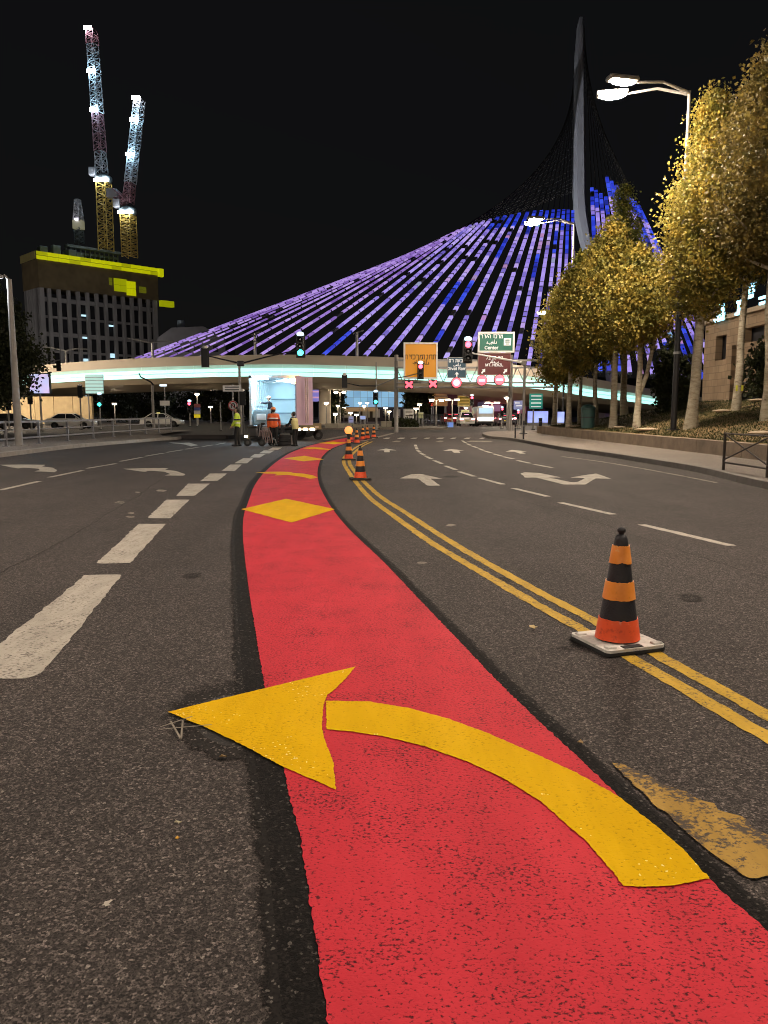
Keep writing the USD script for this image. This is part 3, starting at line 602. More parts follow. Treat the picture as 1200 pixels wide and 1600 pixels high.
def strip_mat(name, cols, blue, top_blue):
    """a string of lamps along a cable: uv.x counts lamps from the deck, uv.y is 0 to 1 along the string plus the cable's number"""
    n = {'uv': ('uvmap', {'attribute': 'st'}), 'sx': ('separate_xyz', {}), 'fl': ('math', {'math_type': 'floor'}), 'fy': ('math', {'math_type': 'floor'}), 'fr': ('math', {'math_type': 'fraction'}),
         'k1': ('combine_xyz', {}), 'w1': ('white_noise_texture', {'dimensions': '2D'}), 'r1': ('rgb_ramp', {'ramp': cols}),
         'rs': ('math', {'math_type': 'multiply', 'value2': 0.19}), 'rf': ('math', {'math_type': 'floor'}), 'k2': ('combine_xyz', {'z': 7.0}), 'w2': ('white_noise_texture', {'dimensions': '3D'}), 'isb': ('math', {'math_type': 'less_than', 'value2': blue}),
         'top': ('math', {'math_type': 'greater_than', 'value2': top_blue}), 'mx': ('math', {'math_type': 'maximum'}),
         'rb': ('rgb_ramp', {'ramp': [(0, (0.012, 0.022, 0.28)), (0.5, (0.02, 0.04, 0.60)), (1, (0.05, 0.10, 0.85))]}), 'mix': ('mix', {'mix_type': 'mix'}),
         'ga': ('math', {'math_type': 'fraction'}), 'gs': ('math', {'math_type': 'greater_than', 'value2': 0.0}), 'gv': ('math', {'math_type': 'multiply', 'value2': 0.22}), 'off': ('math', {'math_type': 'greater_than', 'value2': 0.04}), 'on': ('math', {'math_type': 'multiply'}),
         'sc': ('separate_color', {}), 'p': ('principled_bsdf', {'base_color': (0.1, 0.1, 0.1)})}
    l = [('uv.UV', 'sx.vector'), ('sx.x', 'fl.value1'), ('sx.y', 'fy.value1'), ('sx.y', 'fr.value1'), ('fl.value', 'k1.x'), ('fy.value', 'k1.y'), ('k1.vector', 'w1.vector'), ('w1.value', 'r1.fac'),
         ('sx.x', 'rs.value1'), ('rs.value', 'rf.value1'), ('rf.value', 'k2.x'), ('fy.value', 'k2.y'), ('k2.vector', 'w2.vector'), ('w2.value', 'isb.value1'), ('fr.value', 'top.value1'), ('isb.value', 'mx.value1'), ('top.value', 'mx.value2'),
         ('w1.value', 'rb.fac'), ('mx.value', 'mix.fac'), ('r1.color', 'mix.color1'), ('rb.color', 'mix.color2'), ('mix.color', 'p.emission_color'),
         ('sx.x', 'ga.value1'), ('ga.value', 'gs.value1'), ('w1.color', 'sc.color'), ('sc.b', 'gv.value1'), ('gv.value', 'gs.value2'), ('sc.g', 'off.value1'), ('gs.value', 'on.value1'), ('off.value', 'on.value2'), ('on.value', 'p.emission_strength')]
    return usdkit.material(stage, '/World/Looks/' + name, n, l, surface='p.BSDF')
lav_c = [(0, (0.13, 0.10, 0.46)), (0.2, (0.29, 0.21, 0.72)), (0.7, (0.43, 0.32, 0.86)), (0.94, (0.50, 0.40, 0.88)), (0.975, (0.45, 0.2, 0.45)), (1, (0.15, 0.40, 0.55))]
vio = strip_mat('violet_light', [(0, (0.17, 0.08, 0.38)), (0.4, (0.34, 0.20, 0.64)), (1, (0.48, 0.32, 0.78))], 0.0, 1.1)
lav = strip_mat('lavender_light', lav_c, 0.05, 1.1)
lavb = strip_mat('lavender_blue_light', lav_c, 0.22, 0.88)
cable_m = mat('stay_cable_steel', (0.07, 0.06, 0.05), 0.5, 0.3, 0.1, 1)
def bar_between(a, b, w):
    a, b = np.asarray(a), np.asarray(b); t = (b - a) / np.linalg.norm(b - a)
    s = np.cross(t, [0, 0, 1.0]); s /= np.linalg.norm(s); q = np.cross(s, t)
    v = [p + w * (i * s + j * q * 0.6) for p in (a, b) for i, j in ((-1, -1), (1, -1), (1, 1), (-1, 1))]
    f = [[0, 3, 2], [0, 2, 1], [4, 5, 6], [4, 6, 7]]
    for i in range(4):
        j = (i + 1) % 4; f += [[i, j, j + 4], [i, j + 4, i + 4]]
    return np.array(v), np.array(f)
def stay(u, v0, Y0, att, s_lit, seed, m, seg=1.5, w=0.28):
    a, b = P(u, v0, Y0), P(*att, MY)
    t = s_lit * Y0 / (MY - s_lit * (MY - Y0))
    c = bridge.add('stay_cable', tube([a, b], 0.075, 5), cable_m, world=True)
    e = a + (b - a) * t; v, f = bar_between(a + (b - a) * 0.004, e, w)
    n = np.linalg.norm(e - a) / seg * np.array([0] * 4 + [1] * 4); k = seed + np.array([0.0] * 4 + [0.999] * 4)
    path = numbered(c, 'light_strip')
    usdkit.mesh(stage, path, (v - bridge.loc, f), m, uv=np.c_[n, k])
def deck_at(u):
    us = np.array([s[0] for s in deck_st], float); return np.interp(u, us, [s[1] for s in deck_st]), np.interp(u, us, [s[2] for s in deck_st])
us = [203, 212, 222, 238, 258, 282, 308, 338, 370, 403, 436, 469, 501, 534, 567, 601, 633, 664, 694, 727, 755, 781, 803, 825, 845, 862, 878, 894]
for i, u in enumerate(us):
    v, Y = deck_at(u)
    att = (894 + 2 * (i / 27), 300 - (u - 203) * 0.265)
    stay(u, v + 2, Y + 6, att, 0.68 - 0.12 * (u - 203) / 690, 1 + i, vio if u < 440 else (lav if u < 580 else lavb), w=float(np.interp(u, [203, 600], [0.14, 0.265])))
for i, u in enumerate([938, 952, 968, 985, 1003, 1021, 1040, 1055, 1070, 1085, 1100, 1114, 1128]):
    Y = 112 + (u - 938) * 0.16
    stay(u, 585 + (u - 938) * 0.06, Y, (913, 42 + (u - 938) * 0.53), 0.62 if u > 1000 else 0.55, 40 + i, lavb, w=0.30)
# floodlight at the foot of the mast that the photograph shows washing it grey
def floodlight(label, loc, target, L_, r=0.6, depth=1.0, col=(0.9, 0.92, 1.0)):
    """a lamp disc deep inside an open barrel that aims it"""
    loc, target = np.array(loc, float), np.array(target, float); d = (target - loc) / np.linalg.norm(target - loc)
    T = Thing('floodlight', label, 'floodlight', loc)
    a_ = np.cross(d, [0, 0, 1.0]); a_ /= np.linalg.norm(a_); b_ = np.cross(a_, d); n_ = 16; an = np.arange(n_) * 2 * np.pi / n_
    ring = lambda k, rr: d * k + rr * (np.cos(an)[:, None] * a_ + np.sin(an)[:, None] * b_)
    v = np.vstack([ring(-.2, r * 1.1), ring(depth, r * 1.1), ring(depth, r * 1.04), ring(-.15, r * 1.04)]); f = []
    for k in range(3):
        for j in range(n_): f += [[k * n_ + j, k * n_ + (j + 1) % n_, (k + 1) * n_ + (j + 1) % n_], [k * n_ + j, (k + 1) * n_ + (j + 1) % n_, (k + 1) * n_ + j]]
    T.add('barrel', (v, np.array(f)), dark_metal)
    lv = np.vstack([ring(-.1, r), ring(-.14, r), [d * -.1], [d * -.14]]); lf = []
    for j in range(n_): k = (j + 1) % n_; lf += [[2 * n_, j, k], [2 * n_ + 1, n_ + k, n_ + j], [j, n_ + j, n_ + k], [j, n_ + k, k]]
    T.add('lens', (lv, np.array(lf)), emit('flood_%d' % L_, col, L_))
    T.add('stand', tube([(0, 0, -loc[2] + .05), (0, 0, -.5)], .12, 8), dark_metal)
floodlight('floodlight standing behind the bridge deck, washing the tall mast', (20, 158, 3.0), P(906, 215, MY), 7000, 0.7, 1.1)
for q_, (x_, lab) in enumerate(((-95, 'right one of two site floodlights in front of the tower block'), (-150, 'left one of two site floodlights in front of the tower block'))):
    floodlight(lab, (x_, 205, 3.0), (x_ - 8, 300, 34), 2700, 0.7, 0.5, (1.0, 0.95, 0.92))

# abutment under the left end of the deck
def pwall(pxs, Y, m, name, thing, thick=1.0, z0=None):
    p = [P(u, v, Y) for u, v in pxs]; poly = Polygon([(q[0], q[2]) for q in p])
    thing.add(name, facing(poly, thick, (0, Y + thick, 0), RIGHT, UP, OUT), m, world=True)
ab = Thing('bridge_abutment', 'warmly lit beige stone abutment wall under the left end of the bridge', 'abutment', (xof(60, 650, 106), 106, 0))
for i in range(7):
    u0, u1 = -90 + i * 32, -90 + (i + 1) * 32
    x0, x1 = xof(u0, 650, 106 + (3 - i) * .6), xof(u1, 650, 106 + (2 - i) * .6); y0, y1 = 106 + (7 - i) * .9, 106 + (6 - i) * .9
    dx = 0.03
    ab.add('stone_panel', prism([(x0 + dx, y0), (x1 - dx, y1), (x1 - dx, y1 + .6), (x0 + dx, y0 + .6)], 0.0, 3.75), mat('abutment_stone', (0.46, 0.35, 0.20), 0.85, var=0.12, scale=1.2), world=True)

# ================================================================== TOWER UNDER CONSTRUCTION, CRANES
H = 62.0
def on_z(u, v, z):
    d = ray(u, v); return np.array([0, 0, CAM_H]) + d * ((z - CAM_H) / d[2])
TA, TB = on_z(58, 391, H), on_z(243, 418, H)
fx = (TB - TA)[:2]; W = np.linalg.norm(fx); fx /= W; fn = np.array([fx[1], -fx[0]])       # along the front, and out of it
if fn[1] > 0: fn = -fn
Tz = math.atan2(fx[1], fx[0])
tower = Thing('tower_block', 'unfinished grey tower block with a yellow screen round its top floor', 'building', (TA[0], TA[1], 0), Tz)
conc = mat('tower_concrete', (0.30, 0.28, 0.27), 0.9, 0, 0.15, 0.15)
dark_win = mat('tower_opening', (0.02, 0.02, 0.024), 0.6, 0, 0.3, 0.2)
netting = mat('brown_netting', (0.16, 0.115, 0.055), 0.95, 0, 0.3, 0.25, bump=0.5, bscale=1.5)
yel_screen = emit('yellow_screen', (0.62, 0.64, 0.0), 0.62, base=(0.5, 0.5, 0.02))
D = W * 0.30      # depth
tower.add('core', bx((W / 2, D / 2 + 1.0, (H - 15) / 2), (W - 2, D - 2, H - 15)), dark_win)
nb = 13; bw = W / nb
for i in range(nb + 1):
    w = 1.7 if i in (0, nb) else 1.15
    tower.add('pier', bx((min(max(i * bw, 0.8), W - 0.8), 0.5, (H - 13.5) / 2), (w, 1.6, H - 13.5)), conc)
for j in range(8):
    y_ = j * D / 7
    tower.add('side_pier', bx((0.4, min(max(y_, 2.4), D - 1.0), (H - 13.5) / 2), (1.2, 1.8, H - 13.5)), conc)
floors = [6, 12, 18.5, 25, 31.5, 38, 44.5]
for k_, z in enumerate(floors):
    for i in range(nb):
        xa, xb = i * bw + 0.85, (i + 1) * bw - 0.85
        tower.add('floor_slab', bx(((xa + xb) / 2, 0.75, z), (xb - xa, 0.9, 0.9 if k_ % 2 else 1.6)), conc)
tower.add('base_wall', bx((W / 2, -0.6, 2.6), (W + 2, 0.5, 5.2)), conc)
lit_w = emit('tower_lit_room', (0.55, 0.85, 1.0), 1.0)
for i, rows in ((4, (9.0, 15.6, 22.0, 31.0, 39.6)), (7, (9.2, 15.8, 24.6, 36.5))):
    for q, z in enumerate(rows):
        tower.add('lit_window', bx(((i + .5) * bw, 0.42, z), (bw * 0.52, 0.3, 1.7 if q < 3 else 0.7)), lit_w)
tower.add('netting', bx((W / 2, D / 2 - 0.3, H - 8.3), (W + 0.8, D + 1.0, 10.4)), netting)
for i in range(12):
    a, b = i * (W + 2.0) / 12 - 1.0, (i + 1) * (W + 2.0) / 12 - 1.0
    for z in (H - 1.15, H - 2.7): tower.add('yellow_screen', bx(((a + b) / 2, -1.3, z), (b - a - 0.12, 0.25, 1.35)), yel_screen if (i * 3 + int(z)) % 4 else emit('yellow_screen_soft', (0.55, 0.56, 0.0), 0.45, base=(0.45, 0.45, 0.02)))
for j in range(6):
    tower.add('side_screen', bx((-1.25, -1.0 + (j + .5) * D / 6, H - 1.9), (0.25, D / 6 - .15, 2.8)), mat('side_screen', (0.40, 0.33, 0.12), 0.8))
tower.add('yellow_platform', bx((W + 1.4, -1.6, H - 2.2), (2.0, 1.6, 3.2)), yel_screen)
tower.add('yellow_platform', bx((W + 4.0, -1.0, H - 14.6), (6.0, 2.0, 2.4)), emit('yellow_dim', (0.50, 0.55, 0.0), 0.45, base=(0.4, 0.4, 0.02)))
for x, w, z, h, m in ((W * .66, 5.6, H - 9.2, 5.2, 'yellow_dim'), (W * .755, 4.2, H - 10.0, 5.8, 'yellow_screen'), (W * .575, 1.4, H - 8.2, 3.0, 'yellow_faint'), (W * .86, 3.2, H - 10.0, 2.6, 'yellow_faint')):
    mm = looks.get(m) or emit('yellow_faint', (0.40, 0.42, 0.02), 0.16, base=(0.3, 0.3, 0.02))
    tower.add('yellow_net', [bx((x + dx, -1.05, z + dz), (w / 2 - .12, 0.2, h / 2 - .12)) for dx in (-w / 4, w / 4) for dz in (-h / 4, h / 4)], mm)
steel_b = mat('roof_steel', (0.25, 0.30, 0.33), 0.6, 0.2, 0.2, 0.4)
for k_, (a, b, z) in enumerate([(W * .28, W * .74, H + 4.6), (W * .28, W * .72, H + 2.6)]):
    tower.add('roof_formwork', bx(((a + b) / 2, 6 + 2 * k_, z), (b - a, 3, 0.9)), steel_b)
for x in np.linspace(W * .28, W * .72, 12): tower.add('roof_prop', bx((x, 6, H + 2.2), (0.4, 0.4, 4.4)), steel_b)
for x, h in ((4, 3.0), (9, 4.0), (15, 3.2), (18, 2.5)): tower.add('roof_bundle', rbox((x, 5, H + h / 2 - .3), (3.0, 3, h), 0.2), steel_b)

def lattice(a, b, w0, w1, n, t=0.22):
    """square lattice beam from a to b: four chords and zigzag bracing"""
    a, b = np.asarray(a, float), np.asarray(b, float); d = (b - a) / np.linalg.norm(b - a)
    s = np.cross(d, [0.3, 1, 0.1]); s /= np.linalg.norm(s); q = np.cross(d, s)
    def ring(k): 
        c = a + (b - a) * k / n; w = (w0 + (w1 - w0) * k / n) / 2
        return [c + w * (i * s + j * q) for i, j in ((-1, -1), (1, -1), (1, 1), (-1, 1))]
    ms, prev = [], ring(0)
    for k in range(1, n + 1):
        cur = ring(k)
        for i in range(4):
            ms.append(tube([prev[i], cur[i]], t, 4, False)); j = (i + 1) % 4
            ms.append(tube([prev[i], cur[j]] if k % 2 else [prev[j], cur[i]], t * .7, 4, False))
            ms.append(tube([cur[i], cur[j]], t * .6, 4, False))
        prev = cur
    return cat(ms)
crane_yellow = mat('crane_yellow', (0.60, 0.42, 0.10), 0.5, 0, 0.2, 0.5)
crane_pale = mat('crane_pale', (0.60, 0.60, 0.66), 0.5, 0, 0.15, 0.5)
crane_red = mat('crane_red', (0.42, 0.20, 0.24), 0.5, 0, 0.15, 0.5)
crane_lamp = emit('crane_lamp', (0.85, 0.95, 1.0), 45.0)
crane_lamp_c = emit('crane_lamp_cyan', (0.50, 0.84, 1.0), 45.0)
def crane(label, mast_lo, mast_hi, jib_lo, jib_hi, Yc, pieces, jw, mw, counter=None):
    b = P(*mast_lo, Yc); t = P(*mast_hi, Yc)
    c = Thing('luffing_crane', label, 'crane', (b[0], b[1], b[2]), group=None)
    c.add('mast', lattice(b, t, mw, mw, 14), crane_yellow, world=True)
    c.add('slewing_ring', move(rev([(mw * .7, 0), (mw * .8, 1.0), (mw * .8, 2.0), (mw * .6, 2.8)], 14), t), steel_b, world=True)
    c.add('cab', rbox(t + [-mw * .9, -1.0, 4.0], (2.6, 2.6, 3.0), 0.2), crane_pale, world=True)
    c.add('mast_lamp', rbox(t + [0, -mw * .75, 0.4], (mw * 1.4, 0.7, 1.1), 0.2), crane_lamp, world=True)
    j0, j1 = P(*jib_lo, Yc), P(*jib_hi, Yc)
    for i, (s0, s1, m) in enumerate(pieces):
        c.add('jib', lattice(j0 + (j1 - j0) * s0, j0 + (j1 - j0) * (s1 - 0.004), jw, jw * .9, max(3, int((s1 - s0) * 26))), m, world=True)
    for s, cy in ((0.995, 0), *[(q, 1) for q in ([0.46, 0.79] if 'taller' not in label else [0.70, 0.435])]):
        q = j0 + (j1 - j0) * s
        c.add('jib_lamp', rbox(q + [-0.5, -jw * .8, 0], (3.2, 0.8, 1.3), 0.25), crane_lamp_c if cy else crane_lamp, world=True)
    if counter:
        e = P(*counter, Yc); c.add('counter_jib', lattice(t + [0, 0, 4], e + [0, 0, 1.5], 2.4, 2.4, 6), crane_red, world=True)
        c.add('counterweight', rbox(e + [0, 0, 0.6], (4.0, 3.0, 3.0), 0.2), crane_pale, world=True)
    return c
Yc = TA[1] + 22
crane('taller of two luffing cranes on the tower, jib pointing almost straight up', (166, 392), (162, 286), (159, 272), (143, 47), Yc, [(0, .16, crane_pale), (.16, .43, crane_red), (.43, .70, crane_pale), (.70, .90, crane_pale), (.90, 1, crane_red)], 3.4, 4.2)
crane('shorter luffing crane at the right end of the tower roof with its jib raised', (203, 402), (200, 336), (200, 318), (218, 156), Yc - 10, [(0, .20, crane_red), (.20, .55, crane_pale), (.55, .80, crane_pale), (.80, 1, crane_pale)], 3.2, 4.2, counter=(176, 305))
c3b, c3t = P(124, 380, Yc + 12), P(121, 312, Yc + 12)
c3 = Thing('folded_crane', 'short pale crane tower standing at the left of the tower roof', 'crane', tuple(c3b))
c3.add('mast', lattice(c3b, c3b + (c3t - c3b) * .35, 2.6, 2.6, 6), steel_b, world=True)
c3.add('cab', rbox(c3b + (c3t - c3b) * .42, (4.2, 3, 3.6), 0.3), emit('cab_glow', (0.45, 0.42, 0.25), 0.35), world=True)
c3.add('jib', lattice(c3b + (c3t - c3b) * .5, c3t, 3.0, 1.6, 7, 0.3), crane_pale, world=True)
c3.add('lamp', rbox(c3b + (c3t - c3b) * .52 + [0, -2.2, 0], (1.2, .4, .6), 0.1), emit('small_glow', (0.8, 0.75, 0.8), 8.0), world=True)
# dim hill-top house and ridge behind the bridge
hh = Thing('hillside_building', 'dim grey low building on the rise behind the left cables', 'building', (xof(275, 530, 250), 250, 0))
pwall([(246, 640), (246, 528), (268, 512), (318, 510), (352, 530), (352, 640)], 250, mat('dim_wall', (0.22, 0.21, 0.21), 0.9, var=.2, scale=.2), 'wall', hh, 16)
for i in range(6): hh.add('window', bx((xof(262 + i * 15, 545, 249.9), 249.8, zof(262 + i * 15, 545, 249.8)), (1.6, 0.3, 2.0)), dark_win, world=True)
hh.add('roof_tank', move(rev([(1.2, 0), (1.2, 2.2)], 10), P(283, 512, 254)), steel_b, world=True)
ridge_pts = [(-140, 560), (-60, 556), (0, 552), (60, 553), (120, 551), (185, 552), (260, 550), (330, 552), (400, 556), (500, 560), (700, 575), (950, 590), (1300, 600)]
RL = [P(u, v, 420) for u, v in ridge_pts]
n = len(RL); vv = []
for q in RL: vv += [q, [q[0], 520, q[2] * .9], [q[0], 300, -0.01]]
ff = []
for i in range(n - 1):
    a, b = 3 * i, 3 * i + 3
    ff += [[a + 2, b + 2, b], [a + 2, b, a], [a, b, b + 1], [a, b + 1, a + 1]]
single('hills', (np.array(vv, float), np.array(ff)), mat('hill_dark', (0.03, 0.03, 0.025), 0.95, var=.4, scale=.05), kind='structure')

# ================================================================== STREET LAMPS
def lens_bowl(l, w, d):
    m = trimesh.creation.icosphere(2); v = np.array(m.vertices) * [l / 2, w / 2, d]; v[:, 2] = np.minimum(v[:, 2], 0)
    return v, np.array(m.faces)
def arm_head(T, root, tip, lamp, size=1.0):
    root, tip = np.array(root, float), np.array(tip, float); mid = (root + tip) / 2 + [0, 0, 0.18 * size]
    T.add('arm', tube([root, mid, tip], [0.055 * size, 0.045 * size, 0.04 * size], 7), pole_grey)
    d = tip - root; d[2] = 0; d /= np.linalg.norm(d); a = math.atan2(d[1], d[0]); c = tip + d * 0.45 * size
    hd = T.add('lamp_head', rbox(c + [0, 0, 0.06 * size], (1.05 * size, 0.42 * size, 0.16 * size), 0.06 * size, rz=a), pole_grey)
    T.add('lens', move(lens_bowl(0.86 * size, 0.36 * size, 0.12 * size), c + [0, 0, -0.025 * size], rz=a), lamp, parent=hd)
def tall_lamp(label, base, h, arm=2.3, two=True, lamp=None, rz=0.0, group=None):
    T = Thing('street_lamp', label, 'street lamp', base, rz, group)
    T.add('mast', tube([(0, 0, 0), (0, 0, 3.6), (0, 0, 3.65), (0, 0, h)], [0.11, 0.10, 0.085, 0.06], 10), pole_grey, smooth=40)
    T.add('mast_sleeve', tube([(0, 0, 0.03), (0, 0, 4.6)], [0.125, 0.115], 10), mat('mast_black', (0.018, 0.018, 0.02), 0.5, .2), smooth=40)
    T.add('base_plate', bx((0, 0, 0.02), (0.4, 0.4, 0.05)), dark_metal)
    T.add('clamp', tube([(0, 0, 3.05), (0, 0, 3.15)], 0.145, 10), galv)
    for s in ((-1, 1) if two else (0,)):
        arm_head(T, (0, 0.06 * s, h - 0.1), (-arm, 0.55 * s, h + 0.1), lamp or lamp_warm, 1.15)
    return T
b1 = E(1052, 672)
h1 = (zof(1062, 142, b1[1]) - b1[2])
tall_lamp('tall double-armed street lamp shining beside the nearest right-hand tree', b1, h1, lamp=lamp_bright)
tall_lamp('double-armed street lamp behind the camera on the right bank', (11.8, b1[1] - 25.0, 1.0), h1, lamp=emit('lamp_warm_near', (1.0, 0.83, 0.67), LAMP * 1.1))
tall_lamp('double-armed street lamp far behind the camera on the right bank', (12.4, b1[1] - 52, 1.0), h1)
Y2 = 56.0; q2 = P(897, 348, Y2)
tall_lamp('tall street lamp shining in front of the lit bridge cables above the left trees', (q2[0], Y2, 1.0), q2[2] - 1.0, lamp=lamp_bright)
q3 = P(884, 489, 88); tall_lamp('distant street lamp shining low at the left side of the tree row', (q3[0], 88, 0.1), q3[2] - 0.1, arm=2.0, lamp=lamp_bright)
tall_lamp('double-armed street lamp beyond the left picture edge on the median', (-16.2, 8, 0.15), 12.5, rz=math.pi)
tall_lamp('double-armed street lamp on the left median behind the camera', (-16.2, -20, 0.15), 12.5, rz=math.pi)
for x_, y_, lab in ((-50, 74, 'street lamp beyond the left picture edge on the far carriageway'), (-58, 96, 'street lamp out of view at left near the bridge abutment'), (46, 66, 'street lamp out of view behind the stone building at right')):
    tall_lamp(lab, (x_, y_, 0), 13.0, rz=0 if x_ > 0 else math.pi, lamp=lamp_far)
# shorter grey post on the median
pl = G(30, 697, 0.15); hp = zof(18, 436, pl[1]) - 0.15
lp = Thing('lamp_post', 'grey lamp post with a short arm and pale head at the left picture edge', 'lamp post', pl)
lp.add('mast', tube([(0, 0, 0), (0, 0, hp)], [0.16, 0.10], 10), pole_grey, smooth=40)
lp.add('base_plate', bx((0, 0, 0.02), (0.5, 0.5, 0.05)), pole_grey)
arm_head(lp, (0, 0, hp - 0.05), (-0.35, 0.0, hp + 0.05), emit('post_glow', (0.85, 0.92, 1.0), 300.0), 0.9)
for u, top, lab, two in ((104, 548, 'unlit double-armed post on the bridge in front of the tower, left one', 1), (239, 536, 'unlit double-armed post on the bridge at the right edge of the tower', 1), (399, 521, 'slim unlit post rising from the bridge deck between the left cables', 0), (558, 519, 'slim unlit post rising from the bridge deck right of the green signal', 0)):
    v, Y = deck_at(u); b = P(u, v + 6, Y + 5); t = P(u, top, Y + 5)
    T = Thing('bridge_lamp_post', lab, 'lamp post', b); hh_ = t[2] - b[2]
    T.add('mast', tube([(0, 0, 0), (0, 0, hh_)], [0.22, 0.16], 8), galv)
    if two:
        for s in (-1, 1): T.add('arm', tube([(0, 0, hh_), (s * 1.4, 0, hh_ + .28), (s * 3.2, 0, hh_ + .42 - .2 * s)], [0.10, 0.09, 0.07], 6), galv)
    else:
        T.add('crossarm', tube([(-0.5, 0, hh_ - .2), (0.9, 0, hh_ + .25)], 0.09, 6), galv); T.add('bracket', tube([(0, 0, hh_ - 1.2), (0.6, 0, hh_ - 1.1)], 0.10, 6), galv)

# ================================================================== TREES
def leaf_mat_of(name, cols, trans=0.35):
    if name in looks: return looks[name]
    n = len(cols)
    looks[name] = usdkit.material(stage, '/World/Looks/' + name, {
        'g': ('geometry', {}), 'r': ('rgb_ramp', {'ramp': [(i / (n - 1), c) for i, c in enumerate(cols)]}), 'nz': ('noise_texture', {'scale': 1.5, 'detail': 3.0}), 'nr': ('map_range', {'from_min': 0.28, 'from_max': 0.72}), 'mf': ('mix_float', {'fac': 0.62}),
        'd': ('principled_bsdf', {'roughness': 0.6, 'specular_ior_level': 0.3}), 't': ('translucent_bsdf', {}), 'm': ('mix_closure', {'fac': trans})},
        [('g.random_per_island', 'mf.a'), ('g.position', 'nz.vector'), ('nz.fac', 'nr.value'), ('nr.result', 'mf.b'), ('mf.result', 'r.fac'), ('r.color', 'd.base_color'), ('r.color', 't.color'), ('d.BSDF', 'm.closure1'), ('t.BSDF', 'm.closure2')], surface='m.closure')
    return looks[name]
gold = leaf_mat_of('leaf_gold', [(0.10, 0.10, 0.022), (0.19, 0.17, 0.035), (0.32, 0.25, 0.050), (0.42, 0.29, 0.050), (0.52, 0.33, 0.050), (0.40, 0.33, 0.12)])
gold_green = leaf_mat_of('leaf_gold_green', [(0.07, 0.09, 0.022), (0.15, 0.16, 0.032), (0.25, 0.23, 0.045), (0.36, 0.28, 0.045), (0.44, 0.33, 0.07)])
olive = leaf_mat_of('leaf_olive', [(0.06, 0.065, 0.02), (0.12, 0.115, 0.032), (0.21, 0.17, 0.045), (0.30, 0.22, 0.055)])
brownish = leaf_mat_of('leaf_brown', [(0.07, 0.065, 0.02), (0.16, 0.12, 0.032), (0.26, 0.18, 0.042), (0.34, 0.22, 0.05)])
dark_leaf = leaf_mat_of('leaf_dark', [(0.018, 0.022, 0.009), (0.045, 0.052, 0.02), (0.10, 0.10, 0.045)], 0.2)
bush_leaf = leaf_mat_of('leaf_bush', [(0.02, 0.026, 0.008), (0.045, 0.05, 0.014), (0.08, 0.075, 0.02)], 0.2)
birch = usdkit.material(stage, '/World/Looks/pale_bark', {'g': ('geometry', {}), 'mp': ('mapping', {'scale': (3, 3, 9)}), 'n': ('noise_texture', {'scale': 1.0, 'detail': 5.0, 'roughness': 0.7}),
    'r': ('rgb_ramp', {'ramp': [(0.30, (0.10, 0.075, 0.05)), (0.42, (0.34, 0.29, 0.21)), (0.6, (0.48, 0.43, 0.32)), (0.8, (0.55, 0.50, 0.40))]}), 'b': ('bump', {'strength': 0.5, 'distance': 0.02}), 'p': ('principled_bsdf', {'roughness': 0.8})},
    [('g.position', 'mp.vector'), ('mp.vector', 'n.vector'), ('n.fac', 'r.fac'), ('r.color', 'p.base_color'), ('n.fac', 'b.height'), ('b.normal', 'p.normal')], surface='p.BSDF')
bark_dark = mat('bark_dark', (0.06, 0.045, 0.035), 0.9, var=.3, scale=5)

